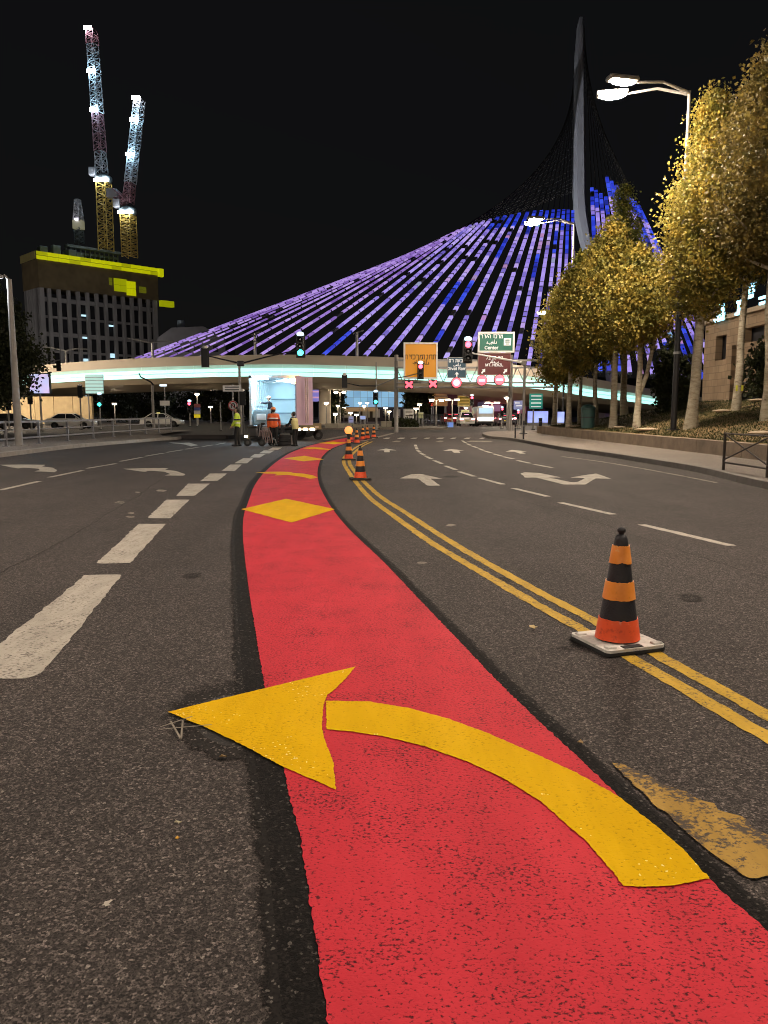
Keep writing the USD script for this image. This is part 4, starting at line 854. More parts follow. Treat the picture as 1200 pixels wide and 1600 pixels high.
def leaves(centres, per, spread, size, r, up=0.35):
    n = len(centres) * per
    c = np.repeat(centres, per, 0) + r.normal(0, 1, (n, 3)) * (np.repeat(spread, per)[:, None] if np.ndim(spread) else spread) * [1, 1, 0.85]
    d = r.normal(0, 1, (n, 3)); d[:, 2] -= up; d /= np.linalg.norm(d, axis=1, keepdims=True)
    s = np.cross(d, r.normal(0, 1, (n, 3))); s /= np.linalg.norm(s, axis=1, keepdims=True)
    L_ = size * r.uniform(0.6, 1.3, n)[:, None]; w = L_ * r.uniform(0.36, 0.5, n)[:, None]
    v = np.stack([c, c + d * L_ * .5 + s * w, c + d * L_, c + d * L_ * .5 - s * w], 1).reshape(-1, 3)
    k = np.arange(n)[:, None] * 4
    return v, np.vstack([k + [0, 1, 2], k + [0, 2, 3]])
def tree(name, label, base, h, z0, width, tr, m, seed, nclump=240, per=44, size=0.17, bark=None, fork=False, lean=(0, 0), group=None, peak=0.30, spread=0.42):
    r = np.random.default_rng(seed)
    T = Thing(name, label, 'tree', base, group=group)
    zz = np.linspace(0, h * 0.94, 14); wob = np.cumsum(r.normal(0, 0.035, (14, 2)), 0); wob -= wob[0]
    ax = np.c_[wob[:, 0] + lean[0] * zz / h, wob[:, 1] + lean[1] * zz / h, zz]; ax[0, 2] = -0.15
    trunk = [tube(ax, tr * (1 - zz / h) ** 0.8 + 0.02 + tr * 0.35 * np.exp(-zz / 0.25), 10)]
    axis = lambda z: np.array([np.interp(z, zz, ax[:, 0]), np.interp(z, zz, ax[:, 1]), z])
    if fork: trunk.append(tube([axis(1.4), axis(2.4) + [tr * 2.2, 0, 0], axis(4.5) + [tr * 5, .1, 0], axis(7) + [tr * 6, .2, 0]], [tr * .8, tr * .7, tr * .5, tr * .2], 8))
    tp = T.add('trunk', cat(trunk), bark or birch, smooth=50)
    prof = lambda t: np.where(t < peak, 0.50 + 0.50 * np.sin(np.clip(t / peak, 0, 1) * np.pi / 2), np.cos(np.clip((t - peak) / (1 - peak), 0, 1) * np.pi / 2) ** 0.95)
    limbs, cl, sp = [], [], []
    nl = 26
    for i in range(nl):
        t = (i + r.uniform(0, 1)) / nl * 0.92; a = i * 2.4 + r.uniform(-.4, .4); z = z0 + (h - z0) * t * 0.9
        R = width * prof(t) * r.uniform(0.75, 1.1); b = axis(max(z - R * 0.7, z0 * 0.8)); e = axis(z) + [R * math.cos(a), R * math.sin(a), R * 0.35]
        mid = (b + e) / 2 + r.normal(0, .12, 3); w = tr * (1 - t) * 0.42 + 0.012
        limbs.append(tube([b, mid, e], [w, w * .6, w * .2], 5, False))
    T.add('limb', cat(limbs), bark or birch)
    while len(cl) < nclump:
        t = r.uniform(0, 1); R = width * float(prof(np.array(t)))
        if r.uniform() > R / width * 0.9 + 0.12: continue
        a = r.uniform(0, 2 * np.pi); rr = R * math.sqrt(r.uniform(0.12, 1.0))
        z = z0 + (h - z0) * t
        bump = 0.70 + 0.5 * float(meshkit.noise(np.array([math.cos(a) * 1.6 + seed, math.sin(a) * 1.6, z * .8])))
        p = axis(z) + [rr * bump * math.cos(a), rr * bump * math.sin(a), r.normal(0, .15)]
        cl.append(p); sp.append(spread * (0.55 + 0.45 * R / width))
    T.add('crown', leaves(np.array(cl), int(per * 1.9), np.array(sp) * 0.92, size * 0.78, r), m)
    return T
t1b = E(1079, 668)
tree('poplar_tree', 'tall yellow tree with thick pale trunk right beside the tall lamp mast', t1b, zof(1092, 128, t1b[1]) - t1b[2], 4.7, 1.42, 0.21, gold, 1, 360, 46, 0.16, peak=0.16, lean=(0.4, 0))
b = E(1150, 640); tree('poplar_tree', 'olive yellow tree with a yellow tag on its trunk', b, zof(1150, 125, b[1]) - b[2], 5.9, 2.0, 0.16, olive, 2, 400, 44, 0.19)
b = E(1197, 655); tree('poplar_tree', 'brownish golden tree cut by the right picture edge', b, zof(1200, 30, b[1]) - b[2], 5.8, 2.0, 0.17, brownish, 3, 420, 46, 0.17)
b = (21.5, 34.0, float(bank_z(21.5, 34.0))); tree('poplar_tree', 'tall dark olive tree behind the two nearest right-hand trees', b, 16.0, 5.0, 2.4, 0.18, olive, 4, 300, 40, 0.21)
b = E(995, 667); tree('poplar_tree', 'yellow green tree with a forked trunk left of the black lamp mast', b, zof(998, 395, b[1]) - b[2], 4.2, 1.1, 0.15, gold, 5, 300, 42, 0.19, fork=True)
b = E(976, 648); tree('poplar_tree', 'tallest greenish tree of the middle group with a bright pale trunk', b, zof(965, 283, b[1]) - b[2], 3.9, 1.38, 0.20, gold_green, 6, 270, 42, 0.19, peak=0.14, lean=(-0.4, 0))
b = E(958, 667); tree('poplar_tree', 'bright yellow tree on a straight pale trunk in front of the middle group', b, zof(948, 345, b[1]) - b[2], 4.1, 1.28, 0.17, gold, 7, 280, 42, 0.19)
b = E(932, 664); tree('poplar_tree', 'yellow tree with a thin grey trunk behind the dark green bin', b, zof(928, 372, b[1]) - b[2], 3.6, 1.3, 0.12, gold, 8, 240, 40, 0.20)
b = E(906, 661); tree('poplar_tree', 'olive tree with a dark thin trunk behind the second tree of the row', b, zof(908, 402, b[1]) - b[2], 3.6, 1.3, 0.10, gold_green, 9, 240, 40, 0.21)
b = E(889, 667); tree('poplar_tree', 'yellow tree with a pale trunk, second from the end of the low wall', b, zof(892, 428, b[1]) - b[2], 3.5, 1.25, 0.15, gold, 10, 240, 40, 0.20)
b = E(865, 664); tree('poplar_tree', 'bright yellow low-crowned tree nearest the end of the low wall', b, zof(868, 452, b[1]) - b[2], 2.9, 1.2, 0.13, gold, 11, 240, 40, 0.20)
tag = Thing('trunk_tag', 'small yellow tag tied round a tree trunk on the right bank', 'tag', tuple(E(1150, 640) + [0, -0.22, 0.95]))
tag.add('plate', rbox((0, 0, 0), (0.34, 0.03, 0.26), 0.012), mat('tag_yellow', (0.62, 0.60, 0.05), 0.6)); tag.add('strap', tube([(-.15, .02, .05), (-.2, .2, .05), (0, .38, .05), (.2, .2, .05), (.15, .02, .05)], 0.012, 5), dark_metal)

def shrub(name, label, base, size, m, seed, n=120, per=30, leaf=0.2, catg='shrub', group=None):
    r = np.random.default_rng(seed); T = Thing(name, label, catg, base, group=group)
    pts = r.normal(0, 1, (n, 3)); pts /= np.linalg.norm(pts, axis=1, keepdims=True); pts *= r.uniform(0.35, 1.0, (n, 1)) ** 0.5
    pts *= (0.75 + 0.55 * meshkit.noise(pts * 2.2 + seed))[:, None]
    pts = pts * np.array(size) / 2 + [0, 0, size[2] / 2]; pts[:, 2] = np.maximum(pts[:, 2], 0.1)
    T.add('stem', cat([tube([(0, 0, -.1), tuple(p * .5), tuple(p * .95)], [0.05 * size[2] / 3, .03, .01], 5, False) for p in pts[::8]]), bark_dark)
    T.add('foliage', leaves(pts, per, min(size) * 0.10, leaf, r), m); return T
shrub('dark_shrub', 'dark shrub on the bank between the middle trees and the lamp mast', (15.6, 42, 1.2), (1.6, 2.0, 4.0), dark_leaf, 21, 110, 36, 0.22)
shrub('dark_shrub', 'dark shrub at the right edge in front of the stone building', (19.6, 39.5, 2.0), (2.4, 3, 3.2), dark_leaf, 22, 120, 30, 0.22)
# big dark evergreen on the left
b = P(-8, 660, 58); tree('evergreen_tree', 'big dark evergreen tree at the left picture edge behind the lamp post', (b[0] - 1.2, 58, 0.1), zof(0, 412, 58), 2.0, 4.2, 0.35, dark_leaf, 31, 420, 40, 0.34, bark=bark_dark, peak=0.35, spread=0.6)
for i, (u, Y, h, w, lab) in enumerate([(232, 135, 8.5, 9, 'dark tree under the left half of the bridge behind the taxi'), (285, 150, 9.0, 11, 'broad dark tree seen under the bridge left of the no-turn sign'), (345, 128, 6.5, 9, 'grey green bush seen under the bridge behind the yellow vest worker'), (175, 128, 8, 9, 'dark bushy tree right of the abutment under the bridge'), (522, 112, 7.5, 3.0, 'dark slim cypress under the bridge right of the truck'), (400, 150, 7, 9, 'dark tree hidden behind the truck under the bridge'), (652, 108, 6.0, 3.2, 'dark slim tree behind the left gantry column')]):
    q = P(u, 660, Y); shrub('background_tree', lab, (q[0], Y, 0), (w, 5, h), bush_leaf if 'grey' in lab else dark_leaf, 40 + i, 130, 30, 0.45, 'tree')

# green litter bin
b = E(918, 669); binT = Thing('litter_bin', 'dark green litter bin standing on the bank behind the low wall', 'litter bin', b)
gbin = mat('bin_green', (0.02, 0.055, 0.05), 0.5, 0, .2, 8)
binT.add('body', rev([(0.34, 0.0), (0.36, 0.05), (0.38, 1.0), (0.36, 1.02)], 16), gbin, smooth=40); binT.add('lid', rev([(0.40, 1.02), (0.40, 1.10), (0.30, 1.22), (0.1, 1.28)], 16), gbin, smooth=40)
binT.add('band', rev([(0.385, 0.55), (0.385, 0.62)], 16), dark_metal)

# ================================================================== STONE BUILDING ON THE RIGHT
rb = Thing('stone_building', 'tan stone building on the right bank with glowing cyan roof letters', 'building', (25.4, 45, 2.0))
RZ = zof(1102, 508, 61)
bst = usdkit.material(stage, '/World/Looks/ashlar', {'g': ('geometry', {}), 'mp': ('mapping', {'rotation': (math.pi / 2, 0, math.pi / 2)}), 'sx': ('separate_xyz', {}), 'cx': ('combine_xyz', {}), 'k': ('brick_texture', {'color1': (0.33, 0.235, 0.145), 'color2': (0.27, 0.185, 0.11), 'mortar': (0.17, 0.12, 0.075), 'scale': 1.0, 'mortar_size': 0.018, 'brick_width': 1.1, 'row_height': 0.5}), 'n': ('noise_texture', {'scale': 0.6, 'detail': 4.0}), 'mr': ('rgb_ramp', {'ramp': [(0.3, (0.7, 0.7, 0.7)), (0.7, (1.1, 1.1, 1.1))]}), 'mu': ('mix', {'mix_type': 'multiply', 'fac': 1.0}), 'p': ('principled_bsdf', {'roughness': 0.9})},
    [('g.position', 'sx.vector'), ('sx.y', 'cx.x'), ('sx.z', 'cx.y'), ('cx.vector', 'k.vector'), ('g.position', 'n.vector'), ('n.fac', 'mr.fac'), ('k.color', 'mu.color1'), ('mr.color', 'mu.color2'), ('mu.color', 'p.base_color')], surface='p.BSDF')
ops = [(57.2, 59.0, 5.4, 7.2), (51.6, 54.4, 6.3, 7.3), (43.4, 45.0, 5.0, 7.4), (38, 39.6, 5.0, 7.4), (49.8, 56.5, 1.9, 2.9), (46.2, 48.0, 1.9, 4.0), (40, 42.5, 1.9, 4.2)]
face = Polygon([(24, 1.6), (61, 1.6), (61, RZ), (24, RZ)])
for a, b_, c, d in ops: face = face.difference(shapely.box(a, c, b_, d))
rb.add('wall', facing(face, 0.5, (25.5, 0, 0), (0, 1, 0), UP, (-1, 0, 0)), bst, world=True)
rb.add('core', bx((32.0, 42.5, (RZ + 1.6) / 2), (12.8, 37, RZ - 1.6)), dark_win, world=True)
rb.add('end_wall', bx((31.8, 61.15, (RZ + 1.6) / 2), (13.4, 0.3, RZ - 1.6)), bst, world=True)
rb.add('coping', bx((31.7, 42.6, RZ + .15), (13.9, 37.6, 0.3)), stone, world=True)
for k_, (a, b_, c, d) in enumerate(ops[:4]):
    w = rb.add('window', bx((25.75, (a + b_) / 2, (c + d) / 2), (0.06, b_ - a - .02, d - c - .02)), glass_dark, world=True)
    rb.add('frame', bx((25.68, (a + b_) / 2, (c + d) / 2), (0.05, 0.08, d - c - .05)), dark_metal, world=True, parent=w)
for yy in (46.0, 50.4, 56.0): rb.add('pilaster', bx((24.85, yy, (RZ + 2.0) / 2 - 1.0), (0.3, 0.9, RZ - 4)), bst, world=True)
for j in range(2): rb.add('awning', bx((24.4, 49.6, 3.55 + j * .35), (1.1, 7.0, 0.07), ry=-0.15), dark_metal, world=True)
cy_sign = emit('roof_sign_cyan', (0.34, 0.80, 1.0), 2.4)
def strokes(lines, w): return unary_union([LineString(l).buffer(w, cap_style='round' if len(l) > 2 else 'flat') for l in lines])
HEB = {'ג': [[(.2, 1), (.55, 1), (.55, .3), (.62, 0)], [(.52, .32), (.12, 0)]], 'ב': [[(.05, 1), (.6, 1), (.6, 0)], [(0, 0), (.8, 0)]], 'ע': [[(.1, 1), (.28, .3)], [(.7, 1), (.62, .35), (.05, 0)]], 'ת': [[(.05, 1), (.7, 1), (.7, 0)], [(.22, 1), (.22, 0), (0, 0)]],
       'ר': [[(.05, 1), (.55, 1), (.66, .85), (.66, 0)]], 'ם': [[(.1, 1), (.7, 1), (.7, 0), (.12, 0), (.12, 1)]], 'ה': [[(.05, 1), (.7, 1), (.7, 0)], [(.2, .6), (.2, 0)]], 'צ': [[(.1, 1), (.62, .1)], [(.66, 1), (.62, .7), (.38, .52)], [(.66, .04), (.05, 0)]],
       'ל': [[(.12, 1.35), (.12, 1), (.66, 1), (.66, .7), (.3, 0)]], 'מ': [[(.05, 0), (.2, .8), (.1, 1)], [(.2, .8), (.5, 1), (.7, .8), (.7, 0), (.42, 0)]], 'כ': [[(.1, 1), (.6, 1), (.68, .8), (.68, .2), (.6, 0), (.1, 0)]], 'ז': [[(.2, 1), (.62, 1)], [(.42, 1), (.42, 0)]],
       'י': [[(.3, 1), (.52, 1), (.52, .55)]], 'נ': [[(.3, 1), (.56, 1), (.56, 0), (.14, 0)]], 'ח': [[(.1, 0), (.1, 1), (.7, 1), (.7, 0)]], 'ש': [[(.05, 1), (.15, 0), (.5, 0), (.72, 1)], [(.38, 1), (.2, .35)]], 'ו': [[(.3, 1), (.48, 1), (.48, 0)]], 'פ': [[(.2, .6), (.12, 1), (.6, 1), (.68, .2), (.6, 0), (.1, 0)]], ' ': []}
def hebrew(word, h, w=0.075):
    """letters laid out right to left, as a shape of height h centred on the origin"""
    out, x = [], 0.0
    for ch in word:
        adv = {' ': .55, 'י': .5, 'ו': .5, 'ז': .6}.get(ch, 0.92)
        x -= adv
        for l in HEB[ch]: out.append([(x + p, q) for p, q in l])
    g = strokes(out, w); g = shapely.affinity.scale(g, h, h, origin=(0, 0)); c = g.bounds
    return shapely.affinity.translate(g, -(c[0] + c[2]) / 2, -h / 2)
def arabic(n, h, seed):
    """a joined line of cursive letters with teeth, loops and dots"""
    r = np.random.default_rng(seed); lines, x, dots = [], 0.0, []
    cur = [(0, 0.15)]
    for i in range(n):
        k_ = (i * 7 + seed * 3) % 5
        if k_ == 0: cur += [(x + .1, .05), (x + .3, .05), (x + .32, .5), (x + .36, .05)]
        elif k_ == 1: cur += [(x + .1, .05), (x + .2, .35), (x + .38, .35), (x + .36, .08)]; dots.append((x + .28, .62))
        elif k_ == 2: cur += [(x + .2, .02), (x + .42, -.25)]; lines.append(cur); cur = [(x + .5, .1)]
        elif k_ == 3: lines.append([(x + .25, 0), (x + .25, 1.05)]); cur += [(x + .2, .05), (x + .45, .05)]
        else: cur += [(x + .1, .1), (x + .4, .1), (x + .42, .4)]; dots.append((x + .3, -.25))
        x += .48
    lines.append(cur); lines = [l for l in lines if len(l) > 1]
    g = strokes(lines, .07).union(unary_union([shapely.Point(d).buffer(.09) for d in dots])) if dots else strokes(lines, .07)
    g = shapely.affinity.scale(g, h, h, origin=(0, 0)); c = g.bounds
    return shapely.affinity.translate(g, -(c[0] + c[2]) / 2, -(c[1] + c[3]) / 2)
def on_side(g, y, z, m, name, T, x=24.75):
    T.add(name, facing(shapely.affinity.scale(g, -1, 1, origin=(0, 0)), 0.12, (x, y, z), (0, 1, 0), UP, (-1, 0, 0)), m, world=True)
rs = Thing('roof_sign', 'glowing cyan roof letters and emblem along the stone building edge', 'sign', (24.7, 53, RZ))
on_side(hebrew('חם', 1.1, .12), 46.2, RZ + .75, cy_sign, 'letters', rs)
on_side(hebrew('מב', 1.0, .12), 58.0, RZ + .55, cy_sign, 'letters', rs); on_side(hebrew('שנ', 0.8, .12), 54.6, RZ + .5, cy_sign, 'letters', rs)
on_side(strokes([[(-.2, -.2), (.6, -.2)], [(-.3, .15), (.6, .15)]], .09), 51.6, RZ + .55, cy_sign, 'letters', rs)
emb = unary_union([shapely.box(-.75 + .12 * abs(i - 3), -1.2 + i * .36, .75 - .12 * abs(i - 3), -1.2 + i * .36 + .25) for i in range(7)])
on_side(emb, 53.2, RZ + 2.1, cy_sign, 'emblem', rs)
rs.add('support_rail', bx((24.95, 52, RZ + .32), (0.06, 15, 0.06)), dark_metal, world=True)

# ================================================================== TRAFFIC SIGNALS, GANTRY, SIGNS
def signal_head(T, c, lit=None, s=1.0, rz=0.0, cap=True):
    """a three-lens head centred on c, its lenses facing the local -y; lit: red, green or None (seen from behind)"""
    def put(m): return move(m, c, rz)
    h = T.add('signal_head', put(rbox((0, 0, 0), (0.46 * s, 0.26 * s, 1.34 * s), 0.06 * s)), black_plastic)
    T.add('backboard', put(bx((0, 0.10 * s, 0), (0.62 * s, 0.03, 1.5 * s))), black_plastic, parent=h)
    for k_, (nm, z, m) in enumerate((('red', .43, sig_red), ('amber', 0, None), ('green', -.43, sig_green))):
        on = lit == nm
        ls = s * (1.22 if on else 1.0); lens = move(rev([(0.165 * ls, 0), (0.15 * ls, 0.05), (0.07 * ls, 0.09)], 16), (0, -0.13 * s, z * s), rx=math.pi / 2)
        T.add('lens', put(lens), m if on else mat('lens_dark', (0.02, 0.02, 0.02), 0.2), parent=h)
        a = np.linspace(-0.2, math.pi + 0.2, 12); ring = np.c_[0.19 * s * np.cos(a), 0 * a, 0.19 * s * np.sin(a)]
        v = np.vstack([ring + [0, -0.13 * s, z * s], ring * [1, 1, 1] + [0, -0.38 * s, z * s - .03]]); n_ = len(a)
        f = [[i, i + 1, n_ + i + 1] for i in range(n_ - 1)] + [[i, n_ + i + 1, n_ + i] for i in range(n_ - 1)]
        T.add('visor', put((v, np.array(f))), black_plastic, parent=h)
    if cap:
        T.add('pale_cap', put(move(rev([(0.20 * s, -.02), (0.25 * s, 0.06 * s), (0.22 * s, 0.17 * s), (0.1 * s, 0.24 * s)], 14), (0, 0, 0.70 * s))), sig_white if lit else white_metal, parent=h, smooth=60)
    return h
def LP(T, u, v, Y): return P(u, v, Y) - T.loc
def pole_thing(name, label, catg, u, Y, top_v, r0=0.12, r1=0.08, m=None, z=0.0, u_top=None, group=None):
    b = np.array([xof(u, 660, Y), Y, z]); T = Thing(name, label, catg, b, group=group)
    t = np.array([0, 0, zof(u, top_v, Y) - z])
    T.add('pole', tube([(0, 0, 0), t], [r0, r1], 9), m or pole_grey, smooth=50); T.add('base_plate', bx((0, 0, 0.02), (r0 * 4, r0 * 4, 0.05)), dark_metal)
    return T
Y1 = 52.0
T = pole_thing('traffic_signal', 'two-armed traffic signal left of the lorry, green light on its right arm', 'traffic signal', 376, Y1, 566)
hub = LP(T, 376, 568, Y1)
T.add('arm', tube([hub, LP(T, 415, 558, Y1), LP(T, 464, 547, Y1)], [0.06, 0.05, 0.04], 7), dark_metal); T.add('arm', tube([hub, LP(T, 350, 562, Y1), LP(T, 324, 556, Y1)], [0.06, 0.05, 0.04], 7), dark_metal)
T.add('hub', rbox(hub, (0.45, 0.3, 0.35), 0.05), dark_metal)
signal_head(T, LP(T, 469.5, 541, Y1), 'green'); signal_head(T, LP(T, 321, 559, Y1), None, 0.85, rz=math.pi)
Y2s = 66.0
T = pole_thing('traffic_signal', 'traffic signal pole under the bridge with a green light, left of the gantry', 'traffic signal', 588, Y2s, 566, 0.10, 0.05)
hub = LP(T, 588, 603, Y2s); T.add('arm', tube([hub, LP(T, 562, 603, Y2s), LP(T, 540, 598, Y2s)], [0.06, 0.05, 0.04], 7), dark_metal); T.add('arm', tube([hub, LP(T, 604, 597, Y2s), LP(T, 617, 591, Y2s)], [0.06, .05, .05], 7), galv)
signal_head(T, LP(T, 587, 622, Y2s) + [0, -.25, 0], 'green', 0.72); signal_head(T, LP(T, 538.5, 596, Y2s), None, 0.72, rz=math.pi)
Y3 = 50.0
T = pole_thing('traffic_signal', 'traffic signal on the right pavement corner, its long arm holding a red light', 'traffic signal', 818, Y3, 562, 0.11, 0.08, z=0.15)
hub = LP(T, 818, 567, Y3); T.add('arm', tube([hub, LP(T, 780, 560, Y3), LP(T, 738, 552, Y3)], [0.07, 0.06, 0.05], 7), white_metal); T.add('hub', rbox(hub, (0.3, 0.3, 0.35), 0.05), pole_grey)
signal_head(T, LP(T, 731, 549, Y3), 'red')
def small_signal(label, u, v_head, Y, lit, s=0.55, base_v=None, rz=0.0):
    T = pole_thing('traffic_signal', label, 'traffic signal', u, Y, v_head, 0.07, 0.06, z=0.1)
    signal_head(T, LP(T, u, v_head, Y) + [0, -.2, 0], lit, s, rz); return T
small_signal('red traffic signal behind the railing at the left picture edge', 14, 630, 66, 'red', 0.8)
small_signal('dark traffic signal seen from behind left of the parked white car, below the lit screen', 49, 622, 66, None, 0.7, rz=math.pi)
small_signal('dark traffic signal seen from behind between the two lit screens', 127, 612, 66, None, 0.7, rz=math.pi)
small_signal('green traffic signal under the bridge right of the white car', 157, 626, 66, 'green', 0.75)
small_signal('red traffic signal under the bridge beside the striped column sign', 297, 636, 80, 'red', 0.8)
small_signal('red traffic signal behind the gantry, above the queue of cars', 737, 626, 92, 'red', 0.8)
small_signal('small red traffic signal left of the right gantry column', 784, 643, 70, 'red', 0.5)
small_signal('small red traffic signal right of the right gantry column', 809, 648, 70, 'red', 0.5)
small_signal('dark traffic signal seen from behind at the no-turn sign', 380, 622, 49, None, 0.6, rz=math.pi)

YG = 60.0
gan = Thing('sign_gantry', 'overhead gantry across the road carrying direction signs and red lane signals', 'gantry', (xof(619, 660, YG), YG, 0))
zu, zl = zof(708, 563, YG), zof(708, 605, YG)
xl, xr, xe = xof(619, 640, YG), xof(797, 640, YG), xof(868, 640, YG)
for x in (xl, xr): gan.add('column', tube([(x, YG, 0), (x, YG, zu + .4)], [0.17, 0.15], 10), pole_grey, world=True, smooth=50)
gan.add('column', tube([(xe, YG, 0.1), (xe, YG, zu + .4)], [0.17, 0.15], 10), pole_grey, world=True, smooth=50)
for yy in (YG - .4, YG + .4):
    for z in (zu, zu - .55, zl + .35, zl): gan.add('chord', bx(((xl + xe) / 2, yy, z), (xe - xl, 0.09, 0.09)), galv, world=True)
nbr = 24
for i in range(nbr):
    x0_, x1_ = xl + (xe - xl) * i / nbr, xl + (xe - xl) * (i + 1) / nbr
    zz_ = (zl + .35, zu - .55) if i % 2 else (zu - .55, zl + .35)
    gan.add('brace', tube([(x0_, YG - .4, zz_[0]), (x1_, YG - .4, zz_[1])], 0.035, 5), galv, world=True)
gan.add('walkway', bx(((xl + xr) / 2, YG, zl - .05), (xr - xl, 0.7, 0.04)), dark_metal, world=True)
def sign_board(name, label, u0, u1, v0, v1, Y, face_m, frame_m, rim=0.09):
    x0, x1 = xof(u0, (v0 + v1) / 2, Y), xof(u1, (v0 + v1) / 2, Y); uc = (u0 + u1) / 2
    z1, z0 = zof(uc, v0, Y), zof(uc, v1, Y)
    T = Thing(name, label, 'sign', ((x0 + x1) / 2, Y, z0)); w, h = x1 - x0, z1 - z0
    T.add('board', bx((0, 0, h / 2), (w - 2 * rim, 0.06, h - 2 * rim)), face_m)
    for c, s_ in (((0, 0, h - rim / 2), (w, 0.12, rim)), ((0, 0, rim / 2), (w, 0.12, rim)), ((-w / 2 + rim / 2, 0, h / 2), (rim, 0.12, h - 2 * rim)), ((w / 2 - rim / 2, 0, h / 2), (rim, 0.12, h - 2 * rim))): T.add('frame', bx(c, s_), frame_m)
    T.w, T.h = w, h; return T
def on_board(T, g, x, z, m, name='lettering', d=0.02): T.add(name, facing(g, d, (x, -0.03, z), RIGHT, UP, OUT), m)
def latin(T, text, h, x, z, m, bold=False):
    v, f = mesh_of(meshkit.text_mesh(text, h, 0.02, bold)); v = v - [(v[:, 0].min() + v[:, 0].max()) / 2, 0, 0]
    T.add('lettering', np_facing(v, f, (x, -0.03, z)), m)
def np_facing(v, f, org): return np.c_[v[:, 0], -v[:, 2], v[:, 1]] + np.array(org, float), f
lum = lambda n, c, e: emit(n, c, e, base=c)
YS = YG - 0.62
s_or = sign_board('direction_sign', 'large orange road sign with dark lettering on the left of the gantry', 630.5, 684, 535, 592, YS, lum('sign_orange', (0.50, 0.20, 0.010), 0.55), white_metal, 0.13)
dk = mat('sign_dark_letter', (0.06, 0.03, 0.01), 0.6)
on_board(s_or, hebrew('תחנה', .30), .62, s_or.h * .60, dk); on_board(s_or, hebrew('מרכזית', .30), -.55, s_or.h * .60, dk)
on_board(s_or, arabic(3, .34, 2), .40, s_or.h * .46, dk); on_board(s_or, arabic(3, .34, 3), -.35, s_or.h * .46, dk)
s_bl = sign_board('direction_sign', 'dark blue road sign with white lettering in the middle of the gantry', 699, 728.5, 558, 590.5, YS, lum('sign_blue', (0.018, 0.05, 0.075), 0.5), galv, 0.05)
wl_ = emit('sign_letter', (0.7, 0.7, 0.66), 0.55, base=(.6, .6, .6))
on_board(s_bl, hebrew('גבעת רם', .21, .09), 0, s_bl.h * .83, wl_); on_board(s_bl, arabic(5, .24, 4), 0, s_bl.h * .62, wl_); latin(s_bl, 'Givat Ram', .22, 0, s_bl.h * .38, wl_, True)
arrow = unary_union([Polygon([(-.17, 0), (0, .2), (.17, 0)]), shapely.box(-.05, -.18, .05, .02)]); on_board(s_bl, arrow, 0, s_bl.h * .17, wl_)
s_gr = sign_board('direction_sign', 'green road sign reading Center with a white pictogram on the right of the gantry', 746.5, 804, 518.5, 551, YS, lum('sign_green', (0.012, 0.095, 0.065), 0.5), white_metal, 0.14)
on_board(s_gr, hebrew('מרכז העיר', .24, .09), -.35, s_gr.h * .78, wl_); on_board(s_gr, arabic(6, .28, 5), -.35, s_gr.h * .50, wl_); latin(s_gr, 'Center', .24, -.35, s_gr.h * .16, wl_, True)
pic = shapely.box(-.27, -.27, .27, .27).difference(unary_union([shapely.box(-.17, .08, .17, .16), shapely.box(-.17, -.06, .17, .02), shapely.box(-.12, -.20, .12, -.13)])); on_board(s_gr, pic, .85, s_gr.h * .52, wl_, 'pictogram')
s_br = sign_board('direction_sign', 'dark brown road sign reading Mt. Herzl below the green sign', 746.5, 798, 551.6, 586, YS, lum('sign_brown', (0.085, 0.018, 0.018), 0.5), mat('sign_brown_rim', (.25, .16, .14), .6), 0.05)
on_board(s_br, hebrew('הר הרצל', .22, .09), 0, s_br.h * .78, wl_); on_board(s_br, arabic(5, .26, 7), 0, s_br.h * .60, wl_); latin(s_br, 'MT. HERZL', .19, 0, s_br.h * .40, wl_, True)
for sx, ang in ((-.82, .6), (.85, .6)):
    a2 = shapely.affinity.rotate(unary_union([Polygon([(-.16, .02), (0, .24), (.16, .02)]), shapely.box(-.06, -.2, .06, .05)]), -38); on_board(s_br, a2, sx, s_br.h * .17, wl_, 'arrow')
